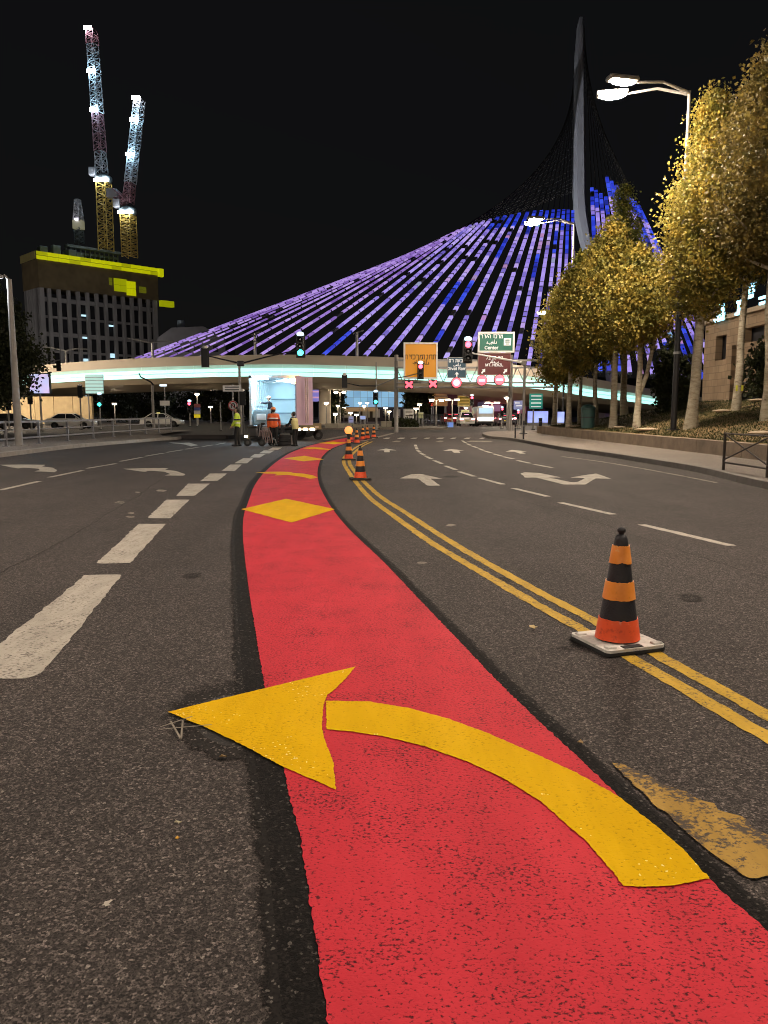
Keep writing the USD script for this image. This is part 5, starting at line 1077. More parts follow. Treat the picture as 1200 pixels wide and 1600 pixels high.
# the lane signals below
lane_red = emit('lane_red', (1.0, 0.03, 0.09), 2.2); lane_pink = emit('lane_pink', (1.0, 0.55, 0.70), 1.6)
for u, v, lab in ((639, 601, 'red cross lane signal at the left end of the gantry'), (676.5, 600, 'red cross lane signal below the right corner of the orange sign')):
    c = P(u, v, YS); T = Thing('lane_signal', lab, 'lane signal', c)
    T.add('case', bx((0, 0, 0), (0.66, 0.2, 0.66)), black_plastic)
    T.add('red_cross', facing(unary_union([shapely.affinity.rotate(shapely.box(-.36, -.095, .36, .095), a) for a in (40, -40)]).intersection(shapely.box(-.29, -.27, .29, .27)), 0.03, (0, -.101, 0), RIGHT, UP, OUT), lane_red)
    T.add('hanger', bx((0, 0.12, 0.42), (0.08, 0.06, 0.3)), galv)
for u, v, lab in ((713, 598, 'round pink speed signal with a red ring under the dark blue sign'), (752.5, 594.5, 'round red lane signal under the left side of the brown sign'), (780, 593.5, 'round red lane signal under the right side of the brown sign')):
    c = P(u, v, YS); T = Thing('lane_signal', lab, 'lane signal', c)
    T.add('case', move(rev([(0.42, 0), (0.42, 0.16)], 20), (0, 0, 0), rx=math.pi / 2), black_plastic)
    ring = shapely.Point(0, 0).buffer(.37).difference(shapely.Point(0, 0).buffer(.25)); T.add('red_ring', facing(ring, 0.03, (0, -.165, 0), RIGHT, UP, OUT), lane_red)
    inn = shapely.Point(0, 0).buffer(.245) if u < 720 else shapely.box(-.235, -.09, .235, .09); T.add('centre', facing(inn, 0.03, (0, -.165, 0), RIGHT, UP, OUT), lane_pink)
    if u > 720: T.add('red_field', facing(shapely.Point(0, 0).buffer(.245).difference(shapely.box(-.3, -.092, .3, .092)), 0.03, (0, -.165, 0), RIGHT, UP, OUT), lane_red)
    T.add('hanger', bx((0, 0.12, 0.5), (0.08, 0.06, 0.3)), galv)
T = Thing('traffic_signal', 'red traffic signal hanging on a short arm in front of the orange sign', 'traffic signal', P(657, 580, YS - .8))
signal_head(T, (0, -.1, 0), 'red', 0.8); a_ = LP(T, 619, 591, YG); T.add('arm', tube([a_, LP(T, 640, 587, YS - .6), (0, 0.05, -.1)], [0.05, .04, .04], 6), galv)

# other signs
def post_sign(name, label, u, Y, v_top, catg='sign', m=None): return pole_thing(name, label, catg, u, Y, v_top, 0.05, 0.045, m or galv, z=0.1)
T = post_sign('no_turn_sign', 'round white no U-turn sign with a red ring beside the yellow vest worker', 364.5, 47, 600)
c = LP(T, 364.5, 634, 47) + [0, -.08, 0]
T.add('disc', move(rev([(0.30, 0), (0.30, 0.03)], 24), c, rx=math.pi / 2), white_metal)
T.add('red_ring', facing(shapely.Point(0, 0).buffer(.29).difference(shapely.Point(0, 0).buffer(.225)), 0.02, c + [0, -.03, 0], RIGHT, UP, OUT), mat('sign_red', (0.45, 0.03, 0.03), 0.5))
T.add('black_u_arrow', facing(strokes([[(-.1, -.12), (-.1, .05), (-.05, .12), (.05, .12), (.1, .05), (.1, -.1)]], .03), 0.02, c + [0, -.03, 0], RIGHT, UP, OUT), black_plastic)
T.add('red_bar', facing(shapely.affinity.rotate(shapely.box(-.22, -.025, .22, .025), -45), 0.01, c + [0, -.052, 0], RIGHT, UP, OUT), mat('sign_red', (0.45, 0.03, 0.03), 0.5))
T.add('name_board', bx(LP(T, 363, 607, 47) + [0, -.1, 0], (1.1, 0.04, 0.36)), white_metal)
for j in range(2): T.add('name_line', bx(LP(T, 363, 605 + 4 * j, 47) + [0, -.13, 0], (0.85, 0.02, 0.06)), dark_metal)
T = post_sign('street_sign', 'pale street sign with a lamp on top of its post, right of the taxi', 259, 80, 603)
T.add('board', bx(LP(T, 258, 630, 80) + [0, -.1, 0], (1.0, 0.05, 0.5)), white_metal); T.add('lamp_cap', rbox(LP(T, 255, 602, 80), (0.7, 0.4, 0.22), 0.08), emit('cap_glow', (.7, .88, 1.0), 1.4))
T = post_sign('column_sign', 'striped red, blue and yellow column sign beside the red signal under the bridge', 308, 78, 636)
for v, m in ((634, 'sr'), (639, 'sb'), (644, 'sw'), (650, 'sy')):
    mm = {'sr': mat('col_red', (.45, .12, .12), .5), 'sb': mat('col_blue', (.10, .14, .42), .5), 'sw': white_metal, 'sy': emit('col_yellow', (.75, .60, .02), .5, base=(.6, .5, .02))}[m]
    T.add('panel', bx(LP(T, 308.5, v, 78) + [0, -.12, 0], (0.62, 0.08, 0.36)), mm)
T = post_sign('dark_lamp_post', 'thin grey post with a small dark head under the bridge left of the no-turn sign', 345, 62, 628, 'lamp post'); T.add('head', rbox(LP(T, 345, 627, 62), (.3, .3, .14), .05), dark_metal)
T = pole_thing('curved_post', 'grey post with a bent arm in front of the bridge left of the taxi', 'lamp post', 240, 70, 602, 0.14, 0.10)
T.add('arm', tube([LP(T, 240, 602, 70), LP(T, 236, 597, 70), LP(T, 220, 589, 70), LP(T, 217, 583, 70)], [.08, .07, .06, .05], 7), dark_metal)
# lit screens
T = pole_thing('advert_screen', 'bright lavender and blue lit advertising screen on a pole at left', 'screen', 65, 64, 566, 0.09, 0.07)
scr = usdkit.material(stage, '/World/Looks/screen_picture', {'g': ('geometry', {}), 'n': ('noise_texture', {'scale': 0.9, 'detail': 1.0}), 'r': ('rgb_ramp', {'ramp': [(0.3, (0.34, 0.55, 0.95)), (0.5, (0.60, 0.55, 0.90)), (0.7, (0.80, 0.50, 0.80))]}), 'p': ('principled_bsdf', {'emission_strength': 1.0})}, [('g.position', 'n.vector'), ('n.fac', 'r.fac'), ('r.color', 'p.emission_color')], surface='p.BSDF')
c = LP(T, 62.5, 599.5, 64); T.add('case', rbox(c, (1.75, 0.3, 1.7), 0.05), dark_metal); T.add('screen', bx(c + [0, -.18, 0], (1.6, 0.04, 1.55)), scr)
T.add('arm', tube([LP(T, 65, 566, 64), LP(T, 80, 565, 64), LP(T, 95, 562, 64)], .05, 6), galv); signal_head(T, LP(T, 91, 569, 64) + [0, .1, -.1], None, .6, rz=math.pi, cap=False)
T = pole_thing('glass_sign', 'pale cyan ribbed sign panel hanging under the bridge right of the white car', 'sign', 140, 92, 614, 0.09, 0.08)
c = LP(T, 147.5, 600, 92); T.add('back', bx(c + [0, .05, 0], (2.15, .1, 2.2)), galv)
for j in range(6): T.add('glowing_slat', bx(c + [0, -.05, -0.95 + j * .38], (2.1, .08, .30)), emit('slat_cyan', (0.35, 0.72, 0.66), 0.75))
# beyond the junction, under the right half of the bridge
T = pole_thing('green_board', 'green information board under the bridge right of the gantry', 'sign', 833, 62, 640, 0.07, 0.06, z=.15)
c = LP(T, 837.5, 627, 62); T.add('board', bx(c, (1.05, .08, 1.2)), emit('board_green', (0.02, 0.22, 0.18), .5, base=(.02, .2, .16)))
for j in range(4): T.add('text_line', bx(c + [0, -.06, .42 - .28 * j], (.8, .03, .09)), wl_)
T = pole_thing('blue_board', 'small blue road sign with pale marks beside the right gantry column', 'sign', 812, 66, 640, 0.05, 0.05, z=.15)
c = LP(T, 810, 633, 66); T.add('board', bx(c, (0.8, .06, .75)), emit('board_blue', (0.04, 0.10, 0.42), .6)); T.add('mark', bx(c + [-.1, -.05, .18], (.4, .03, .09)), wl_); T.add('mark', bx(c + [.05, -.05, -.05], (.5, .03, .09)), wl_)
T = Thing('billboard', 'bright blue lit billboard low under the bridge beside the first tree', 'billboard', P(840, 664, 82))
w_ = 2.15; scb = usdkit.material(stage, '/World/Looks/billboard_picture', {'g': ('geometry', {}), 'n': ('noise_texture', {'scale': 0.8, 'detail': 1.0}), 'r': ('rgb_ramp', {'ramp': [(0.3, (0.02, 0.08, 0.62)), (0.6, (0.05, 0.20, 0.80)), (0.85, (0.30, 0.50, 0.92))]}), 'p': ('principled_bsdf', {'emission_strength': 1.0})}, [('g.position', 'n.vector'), ('n.fac', 'r.fac'), ('r.color', 'p.emission_color')], surface='p.BSDF')
T.add('screen', bx((0, 0, 0.85), (w_, .08, 1.2)), scb); T.add('case', bx((0, .09, 0.85), (w_ + .12, .1, 1.32)), dark_metal); T.add('foot', bx((0, .1, .1), (w_, .3, .3)), galv)
T = Thing('billboard', 'smaller blue and white lit panel between the first two tree trunks', 'billboard', P(874, 664, 80)); T.add('screen', bx((0, 0, 0.8), (0.95, .08, 1.1)), scb); T.add('case', bx((0, .09, 0.8), (1.05, .1, 1.2)), dark_metal); T.add('foot', bx((0, .1, .1), (.9, .3, .3)), galv)
# bollards and posts at the pavement corner
for u, v, h, lab in ((818, 686, .95, 'thin dark post on the pavement corner'), (805, 684.5, .8, 'shorter thin dark post left of the corner post'), (844, 675, 1.0, 'thick dark bollard at the end of the low wall')):
    g_ = G(u, v, .152); T = Thing('bollard', lab, 'bollard', g_); rr = .12 if 'thick' in lab else .04
    T.add('post', rev([(rr, 0), (rr, h - .1), (rr * 1.15, h - .1), (rr * 1.15, h - .03), (rr * .6, h)], 12), dark_metal, smooth=40); T.add('collar', rev([(rr * 1.3, h * .7), (rr * 1.3, h * .74)], 12), galv)

# ================================================================== BEHIND THE JUNCTION
# raised planter walls and blocks
def planter(label, u0, u1, vt, vb, Y, m, plants=False, seed=0):
    x0, x1 = xof(u0, vb, Y), xof(u1, vb, Y); h = zof((u0 + u1) / 2, vt, Y)
    T = Thing('stone_planter', label, 'planter', ((x0 + x1) / 2, Y, 0)); w = x1 - x0; n_ = max(2, int(w / 1.3))
    for i in range(n_): T.add('stone_block', rbox((-w / 2 + (i + .5) * w / n_, 0, h / 2), (w / n_ - .03, 0.5, h), .03), m)
    for s in (-1, 1): T.add('side_block', bx((s * (w / 2 - .2), 1.4, h / 2 - .02), (.4, 2.2, h - .04)), m)
    T.add('soil', bx((0, 1.3, h * .4), (w - .9, 2.0, h * .7)), mat('dark_soil', (0.015, 0.012, 0.01), 0.95))
    return T
pst = mat('planter_stone', (0.30, 0.27, 0.21), 0.85, var=.2, scale=1.5)
planter('long low pale stone planter beyond the junction right of the truck', 508, 548, 661.5, 671, 72, pst)
planter('low pale stone wall beyond the junction behind the far cones', 551, 592, 662.5, 671, 74, pst)
planter('stepped pale stone block left of the gantry column', 595, 612, 658, 671, 74, pst)
planter('low grey stone wall behind the gantry', 641, 700, 666.5, 671, 78, mat('grey_wall', (.12, .12, .10), .9))
shrub('planter_bush', 'low green bush beside the gantry foot', (xof(632, 668, 76), 76, 0), (3.2, 1.6, 1.0), bush_leaf, 61, 60, 26, .18)
med_i = Thing('traffic_island', kind='structure'); med_i.add('island', prism([(xof(500, 671, 70), 70.4), (xof(700, 671, 70), 70.4), (xof(690, 671, 70), 82), (xof(505, 671, 70), 82)], 0, .14), pavement)
# dark fence on the island
fe = Thing('metal_fence', 'dark metal fence on the traffic island behind the gantry', 'fence', (xof(672, 665, 80), 80, .14))
x0, x1 = xof(640, 665, 80), xof(700, 665, 80)
for x in np.linspace(x0, x1, 27): fe.add('fence_bar', bx((x, 80, .75), (.05, .05, 1.2)), dark_metal, world=True)
for z in (.25, 1.3): fe.add('fence_rail', bx(((x0 + x1) / 2, 80.06, z), (x1 - x0, .06, .07)), dark_metal, world=True)
# big building with a blue lit front, dark shop row, yellow boards
gb = Thing('glass_building', 'wide building with a pale blue lit glass front seen under the bridge', 'building', (xof(590, 620, 170), 172, 0))
gpane = emit('blue_front', (0.22, 0.50, 0.72), 0.85); gpane2 = emit('blue_front_b', (0.16, 0.40, 0.62), 0.8)
x0, x1 = xof(508, 620, 170), xof(640, 620, 170); z0, z1 = zof(580, 636, 170), zof(580, 590, 170)
for i in range(12):
    for j in range(3):
        a, b_ = x0 + (x1 - x0) * i / 12, x0 + (x1 - x0) * (i + 1) / 12; c, d = z0 + (z1 - z0) * j / 3, z0 + (z1 - z0) * (j + 1) / 3
        gb.add('glass_pane', bx(((a + b_) / 2, 170, (c + d) / 2), (b_ - a - .06, .1, d - c - .05)), gpane if (i * 5 + j) % 3 else gpane2, world=True)
gb.add('wall', bx(((x0 + x1) / 2, 176, z1 / 2 + .5), (x1 - x0 + 3, 11.5, z1 + 1)), mat('dim_wall', (.2, .2, .2), .9), world=True)
gb.add('canopy', bx(((x0 + x1) / 2, 168.8, z0 - .4), (x1 - x0, 3, .5)), dark_metal, world=True)
shop = Thing('shop_row', 'low dark building with a brown lit canopy under the bridge', 'building', (xof(560, 650, 140), 142, 0))
x0, x1 = xof(500, 650, 140), xof(660, 650, 140); hz = zof(580, 640, 140)
shop.add('wall', bx(((x0 + x1) / 2, 143, hz / 2), (x1 - x0, 4, hz)), mat('shop_wall', (.06, .05, .045), .9), world=True)
can = [P(533, 641, 138.5), P(590, 633, 138.5)]
shop.add('canopy', prism([(can[0][0], 137), (can[1][0], 137), (can[1][0], 141), (can[0][0], 141)], hz - .3, hz + .35), emit('canopy_glow', (0.40, 0.20, 0.03), .5), world=True)
for i in range(10): shop.add('window', bx((x0 + (x1 - x0) * (i + .5) / 10, 140.95, 1.4), ((x1 - x0) / 14, .1, 1.5)), emit('shop_dim', (.30, .24, .14), .25) if i % 3 else glass_dark, world=True)
rt = Thing('station_block', 'dark red lit building front under the right half of the bridge', 'building', (xof(770, 630, 150), 150, 0))
rt.add('wall', bx((xof(775, 640, 150), 152, 3.2), (19, 4, 6.4)), mat('maroon_wall', (.16, .05, .05), .9), world=True)
for i in range(7): rt.add('window', bx((xof(775, 640, 150) - 8 + i * 2.6, 149.9, 2.2), (1.6, .12, 1.6)), emit('shop_red', (.35, .06, .09), .4) if i % 2 else glass_dark, world=True)
rt.add('roof', bx((xof(775, 640, 150), 152, 6.55), (19.6, 4.6, .3)), dark_metal, world=True)
def board(label, u0, u1, v0, v1, Y, m, lines=0, lm=None):
    c = P((u0 + u1) / 2, (v0 + v1) / 2, Y); w, h = (u1 - u0) * Y / FPX, (v1 - v0) * Y / FPX
    T = Thing('road_board', label, 'sign', (c[0], Y, 0))
    T.add('board', bx((0, 0, c[2]), (w, .1, h)), m)
    for j in range(lines): T.add('text_line', bx((0, -.08, c[2] + h / 2 - h * (j + .7) / (lines + .4)), (w * .75, .05, h * .10)), lm or dk)
    for s in (-.42, .42): T.add('post', tube([(s * w, .12, 0), (s * w, .12, c[2] + h / 2)], .09, 6), galv)
    T.add('frame', bx((0, .06, c[2]), (w + .14, .05, h + .14)), galv)
amber = emit('board_amber', (0.36, 0.14, 0.015), .55); yel = emit('board_yellow', (0.50, 0.30, 0.015), .6)
board('wide amber road board below the orange gantry sign, beyond the bridge', 665, 698, 609, 618, 118, amber, 1)
board('amber panel with a dark lower edge beyond the gantry', 676, 699, 620, 634, 116, amber, 0)
board('bright orange red panel left of the amber panel under the bridge', 665, 676, 624, 634, 114, emit('board_red', (.9, .07, .03), .9), 0)
board('yellow road board left of the distant red signal', 715.5, 735, 618.5, 634.5, 112, yel, 3)
board('small yellow lit sign above the queue of cars', 721, 733, 641, 646, 96, emit('taxi_sign', (.65, .6, .08), .7), 1)
board('small pale blue sign beyond the cones under the bridge', 563, 571, 650, 655, 100, emit('pale_blue', (.30, .42, .85), .7), 0)
board('small pale sign with a blue strip beside it under the bridge', 545, 552, 651, 660, 98, emit('pale_blue2', (.16, .2, .5), .6), 1)
board('striped white and black pedestal sign right of the gantry column', 632, 646, 640, 653, 86, mat('pedestal_white', (.65, .63, .6), .6), 2)
board('small yellow green sign post behind the gantry fence', 654, 661, 645, 653, 84, emit('yg', (.40, .38, .06), .5), 0)
board('bright purple and blue shop display right of the truck under the bridge', 487, 501, 606, 627, 120, emit('purple_disp', (.22, .20, .62), .8), 2, emit('disp_line', (.8, .4, .5), .8))
board('round blue no-parking like board at the traffic island fence', 699, 708, 660, 668, 82, emit('blue_disc', (.05, .22, .75), .7), 0)
def far_lamp(label, u, v, Y, two=False, m=None, w=0.72):
    b = np.array([xof(u, v, Y), Y, 0]); T = Thing('far_street_lamp', label, 'street lamp', b); h = zof(u, v, Y)
    T.add('mast', tube([(0, 0, 0), (0, 0, h)], [.10, .06], 7), pole_grey)
    for s in ((-1, 1) if two else (0,)):
        T.add('head', rbox((s * .75 * w, 0, h + .12), (.95 * w, .5, .14), .05), pole_grey); T.add('lens', rbox((s * .75 * w, -.05, h - .03), (.70 * w, .45, .18), .085), m or lamp_small, smooth=60)
        if s: T.add('arm', tube([(0, 0, h - .1), (s * .5 * w, 0, h + .1)], .04, 5), pole_grey)
    return T
fl_list = [(308, 616, 100, 0, 'white street lamp under the bridge above the red signal'), (329, 636, 120, 0, 'small low lamp under the bridge right of the striped column sign'), (98 + 81, 631, 110, 0, 'small lamp under the bridge right of the green signal'), (531, 613, 105, 1, 'double street lamp in front of the blue glass front, right of the cypress'), (510, 630, 100, 0, 'lamp just right of the truck door'), (528, 634.5, 108, 0, 'lamp left of the lit canopy, lower one'), (537, 637, 118, 0, 'lamp above the left end of the lit canopy'), (562.5, 630, 128, 0, 'yellowish lamp above the middle of the lit canopy'), (574, 629.5, 126, 0, 'lamp left of the green signal above the canopy'), (569, 634.8, 122, 0, 'lamp under the canopy edge left of the green signal pole'), (602.5, 637.5, 110, 0, 'lamp between the green signal pole and the gantry column, upper one'), (608, 643, 100, 0, 'lamp between the green signal pole and the gantry column, lower one'), (524, 647, 95, 0, 'low lamp above the stone planter'), (548, 645, 104, 0, 'low lamp behind the far cones, left'), (557, 648, 112, 0, 'low lamp behind the far cones, right'), (655.5, 632, 98, 0, 'lamp left of the bright orange red panel'), (650, 638.5, 92, 0, 'lamp above the striped pedestal sign'), (682, 625, 84, 1, 'bright double street lamp behind the gantry, left one'), (707, 624.5, 92, 1, 'bright double street lamp behind the gantry, right one'), (769, 629.5, 86, 1, 'double street lamp above the queue of cars near the right column'), (793, 621.5, 74, 0, 'single warm lamp beside the right gantry column'), (647, 624, 125, 0, 'warm lamp under the bridge right of the gantry left column'), (728, 637, 110, 0, 'warm lamp below the yellow road board')]
for u, v, Y, two, lab in fl_list: far_lamp(lab, u, v, Y, two)
# bridge pier
pier = Thing('bridge_pier', 'pale concrete bridge pier standing beside the truck under the deck', 'pier', (xof(507, 640, 103), 104, 0)); pier.add('shaft', prism(shapely.affinity.scale(shapely.Point(xof(507, 640, 103), 104).buffer(1), .8, .8), 0, zof(507, 606, 100)), cream, world=True, smooth=40)
pier.add('cap', prism(shapely.box(xof(500, 640, 103), 102, xof(514, 640, 103), 106), zof(507, 610, 100), zof(507, 604, 100)), cream, world=True)

# ================================================================== VEHICLES
def wheel(T, x, y, r=0.32, w=0.2):
    p = T.add('wheel', move(rev([(r * .8, -w / 2), (r, -w / 2 + .03), (r, w / 2 - .03), (r * .8, w / 2)], 18), (x, y, r), rx=math.pi / 2), rubber, smooth=40)
    T.add('rim', move(rev([(r * .45, -w / 2 - .01), (r * .45, w / 2 + .01)], 10), (x, y, r), rx=math.pi / 2), mat('rim_grey', (.07, .07, .07), .5, .4), parent=p)
headl = emit('headlight', (1.0, .96, .88), 9.0); taill = emit('taillight', (1.0, .05, .10), 16.0); brakel = emit('brakelight', (1.0, .26, .26), 14.0)
def car(name, label, catg, loc, rz, paint, rear_on=True, front_on=False, roof=None, h=1.0, group=None):
    """nose towards local +x"""
    T = Thing(name, label, catg, loc, rz, group)
    pr = Polygon([(-2.15, .30), (-2.22, .55), (-2.18, .86), (-2.0, .98), (-1.4, 1.0), (1.0, .97), (1.8, .84), (2.15, .66), (2.22, .45), (2.15, .28)])
    for x in (-1.32, 1.36): pr = pr.difference(shapely.Point(x, .31).buffer(.37))
    core = move(trimesh.creation.extrude_polygon(pr, 1.56, engine='earcut'), (0, 0, 0), rx=math.pi / 2)
    core = (core[0] + [0, .78, 0], core[1]); sk = []
    for s in (-1, 1):   # fuller sides
        q = pr.buffer(-.03); m = move(trimesh.creation.extrude_polygon(q, .07, engine='earcut'), (0, 0, 0), rx=math.pi / 2); sk.append((m[0] + [0, .035 + s * .81, 0], m[1]))
    T.add('body', cat([core] + sk), paint, smooth=35)
    pt = lambda x, y, z: (x, y, z)
    cab = Manifold.hull_points([pt(x, s * y, z) for s in (-1, 1) for x, y, z in ((-1.75, .72, .97), (1.0, .72, .96), (-1.05, .56, 1.40 * h), (.30, .56, 1.41 * h))])
    T.add('windows', cab, glass_dark)
    T.add('roof', Manifold.batch_hull([Manifold.sphere(.04, 8).translate((x, s * .53, 1.41 * h)) for s in (-1, 1) for x in (-1.0, .28)]), paint, smooth=60)
    for s in (-1, 1):
        for a, b_ in (((-1.74, s * .73, .98), (-1.05, s * .57, 1.41 * h)), ((1.0, s * .73, .97), (.30, s * .57, 1.42 * h)), ((-.3, s * .735, .97), (-.3, s * .57, 1.41 * h))): T.add('pillar', tube([a, b_], .035, 5), paint)
        T.add('mirror', rbox((.75, s * .92, 1.0), (.14, .2, .14), .04), paint)
        T.add('headlight', rbox((2.10, s * .62, .66), (.2, .34, .14), .05), headl if front_on else emit('headlight_off', (.8, .85, .9), .5), smooth=60)
        T.add('taillight', rbox((-2.17, s * .63, .82), (.12, .34, .16), .04), (brakel if rear_on else mat('tail_off', (.3, .02, .02), .3)))
        for x in (-1.32, 1.36): wheel(T, x, s * .74)
    T.add('number_plate', bx((-2.235, 0, .62), (.02, .5, .12)), mat('plate_yellow', (.5, .4, .05), .5)); T.add('bumper', rbox((-2.2, 0, .40), (.14, 1.5, .2), .05), paint)
    if rear_on: T.add('brake_light', bx((-1.30, 0, 1.22 * h), (.03, .5, .05)), taill)
    if roof: T.add('roof_sign', rbox((-.4, 0, 1.41 * h + .10), (.25, .6, .16), .04), roof)
    return T
car('parked_car', 'white saloon car behind the railing in front of the abutment wall', 'car', (xof(112, 666, 74), 74, 0), 0.06, car_white, rear_on=False)
car('parked_car', 'white taxi with a small yellow roof sign behind the end of the railing', 'taxi', (xof(254, 666, 84), 84, 0), 0.04, car_white, rear_on=False, roof=emit('taxi_yellow', (.8, .65, .1), .6))
car('queued_car', 'dark car just left of the white saloon behind the railing', 'car', (xof(22, 668, 72), 72, 0), 0.06, car_dark, rear_on=False)
car('queued_car', 'white car seen from behind with bright brake lights in the queue under the bridge', 'car', (xof(727, 668, 88), 88, 0), math.pi / 2, car_white, h=1.1)
car('queued_car', 'red car with glowing tail lights left of the braking white car', 'car', (xof(701, 667, 104), 104, 0), math.pi / 2, car_red)
car('queued_car', 'dark car with tail lights rightmost in the queue under the bridge', 'car', (xof(786, 668, 92), 92, 0), math.pi / 2, car_dark)
car('queued_car', 'dark car on the right side of the street by the blue signs under the bridge', 'car', (xof(806, 667, 98), 98, 0), math.pi / 2 - .5, car_dark)
q0 = car('queued_car', 'grey car with red tail lights between the braking white car and the van', 'car', (xof(743, 667, 97), 97, 0), math.pi / 2, mat('car_grey', (.22, .22, .24), .25, coat=.6))
for u, Y, lab in ((711, 112, 'far car with red tail lights just left of the braking white car'), (722, 122, 'farthest car with red tail lights behind the braking white car'), (796, 104, 'car with red tail lights just left of the right gantry column')):
    dup(q0, (xof(u, 667, Y), Y, 0), math.pi / 2, lab)
van = Thing('lit_van', 'white van with brightly lit front in the queue under the bridge', 'van', (xof(758, 668, 86), 86, 0))
van.add('body', rbox((0, 2.0, 1.25), (1.9, 4.6, 1.9), .18), car_white, smooth=40); van.add('windscreen', bx((0, -.31, 1.75), (1.5, .04, .6)), emit('screen_glow', (.45, .68, .9), 1.1)); van.add('grille', bx((0, -.32, .85), (1.3, .05, .4)), emit('grille_glow', (.85, .95, 1.0), 2.2))
for s in (-1, 1): van.add('headlight', rbox((s * .72, -.30, .85), (.3, .14, .25), .05), headl); wheel(van, s * .85, .6) ; wheel(van, s * .85, 3.4)
van.add('roof_light', rbox((0, .1, 2.3), (.6, .3, .12), .05), brakel); van.add('bumper', rbox((0, -.34, .45), (1.8, .2, .25), .06), dark_metal)
bus = Thing('bus', 'pinkish lit bus behind the van in the queue under the bridge', 'bus', (xof(772, 667, 112), 112, 0))
bus.add('body', rbox((0, 5, 1.75), (2.5, 10, 2.9), .2), mat('bus_paint', (.30, .10, .20), .4), smooth=40); bus.add('rear_window', bx((0, -.02, 2.2), (2.0, .06, .9)), emit('bus_window', (.42, .16, .32), .5)); bus.add('destination_panel', bx((0, -.03, 2.9), (1.5, .06, .22)), emit('bus_panel', (1, .5, .45), 1.5))
for s in (-1, 1): bus.add('taillight', bx((s * 1.0, -.03, .95), (.25, .08, .5)), taill); wheel(bus, s * 1.05, 2.0, .48, .28); wheel(bus, s * 1.05, 7.5, .48, .28)
bus.add('bumper', bx((0, -.05, .5), (2.3, .12, .25)), dark_metal)

# open-backed lorry
TY, TD = 41.0, 6.2
tx0, tx1 = xof(392, 625, TY), xof(466, 625, TY); tz0, tz1 = zof(430, 664, TY), zof(430, 589, TY); tc = (tx0 + tx1) / 2; tw = tx1 - tx0
lorry = Thing('box_lorry', 'open-backed box lorry lit inside with cold blue light, right rear door open', 'lorry', (tc, TY, 0), 0.0)
box_in = mat('lorry_inside', (0.60, 0.66, 0.68), 0.5, 0, .06, 1.0); box_out = mat('lorry_outside', (0.45, 0.46, 0.5), 0.5, 0, .1, 1)
hh, zc = tz1 - tz0, (tz0 + tz1) / 2
lorry.add('floor', bx((0, TD / 2, tz0 - .05), (tw, TD, .10)), mat('lorry_floor', (.12, .12, .12), .8))
lorry.add('roof', bx((0, TD / 2, tz1 + .04), (tw + .1, TD, .08)), box_out)
for s in (-1, 1): lorry.add('side_wall', bx((s * (tw / 2 + .03), TD / 2, zc), (.06, TD, hh)), box_in)
lorry.add('front_wall', bx((0, TD - .03, zc), (tw, .06, hh)), box_in)
for i in range(9): lorry.add('wall_rib', bx((-tw / 2 + .03, .6 + i * .62, zc), (.05, .05, hh - .1)), box_in)
for z in (.62, 1.45): lorry.add('front_rail', bx((.1, TD - .1, tz0 + z), (tw * .92, .06, .07)), mat('rail_steel', (.18, .24, .28), .5))
lorry.add('ceiling_bar', bx((0, TD * .6, tz1 - .12), (tw - .1, .1, .10)), galv)
fr = mat('lorry_frame', (0.5, 0.56, 0.6), 0.4, .2)
for s in (-1, 1): lorry.add('rear_post', bx((s * (tw / 2 + .02), -.04, zc), (.11, .10, hh + .1)), fr)
lorry.add('rear_header', bx((0, -.04, tz1 + .02), (tw + .16, .10, .14)), fr); lorry.add('rear_sill', bx((0, -.06, tz0 - .10), (tw + .2, .14, .16)), dark_metal)
lorry_lamp = emit('lorry_lamp', (0.50, 0.83, 1.0), 80.0)
for y, x, w in ((1.0, -.75, .55), (3.0, .35, .5), (4.8, -.3, .5)):
    lorry.add('ceiling_lamp', rbox((x, y, tz1 - .06), (w, .20, .07), .02), lorry_lamp)
lorry.add('work_lamp', rbox((-.72, -.12, tz1 - .08), (.42, .10, .12), .04), emit('lorry_work', (0.50, 0.80, 1.0), 1100.0))
door = lorry.add('rear_door', bx((tw / 2 + .38, -.62, zc), (.06, 1.45, hh), rz=-.52), mat('door_panel', (.52, .38, .50), .5, 0, .1, 1))
for j in range(5): lorry.add('door_rib', bx((tw / 2 + .36 + (j - 2) * .125, -.64 - (j - 2) * .215, zc), (.05, .06, hh - .2), rz=-.52), mat('door_rib', (.60, .46, .44), .5), parent=door)
for j in range(4): lorry.add('door_rail', bx((tw / 2 + .32, -.62, zc - hh * .38 + j * hh * .25), (.08, 1.35, .05), rz=-.52), fr, parent=door)
lorry.add('lock_rod', tube([(tw / 2 + .28, -.70, tz0 + .1), (tw / 2 + .28, -.70, tz1 - .1)], .025, 6), galv, parent=door)
bk = lorry.add('orange_beacon', move(rev([(.15, 0), (.17, .16), (.10, .28)], 12), (tw / 2 - .14, -.30, tz1 - .36)), emit('beacon', (1.0, .46, .14), 40.0))
for s in (-1, 1): lorry.add('chassis_beam', bx((s * .45, TD / 2 + .6, tz0 - .28), (.16, TD + 1.6, .26)), dark_metal)
for y in (1.6, 6.9):
    for s in (-1, 1): wheel(lorry, s * (tw / 2 - .2), y, .46, .30)
for s in (-1, 1): lorry.add('mudguard', bx((s * (tw / 2 - .2), 1.0, .72), (.4, .06, .6)), rubber)
lorry.add('under_run_bar', bx((0, .15, .52), (tw, .1, .14)), dark_metal)
for i in range(3): lorry.add('rear_lamp', rbox((tw / 2 + .02 + i * .36, -.22, tz0 - .22), (.26, .1, .14), .04), emit('rear_warm', (1.0, .72, .42), 7.0))
lorry.add('lamp_bar', bx((tw / 2 + .32, -.14, tz0 - .22), (1.3, .08, .10)), galv)
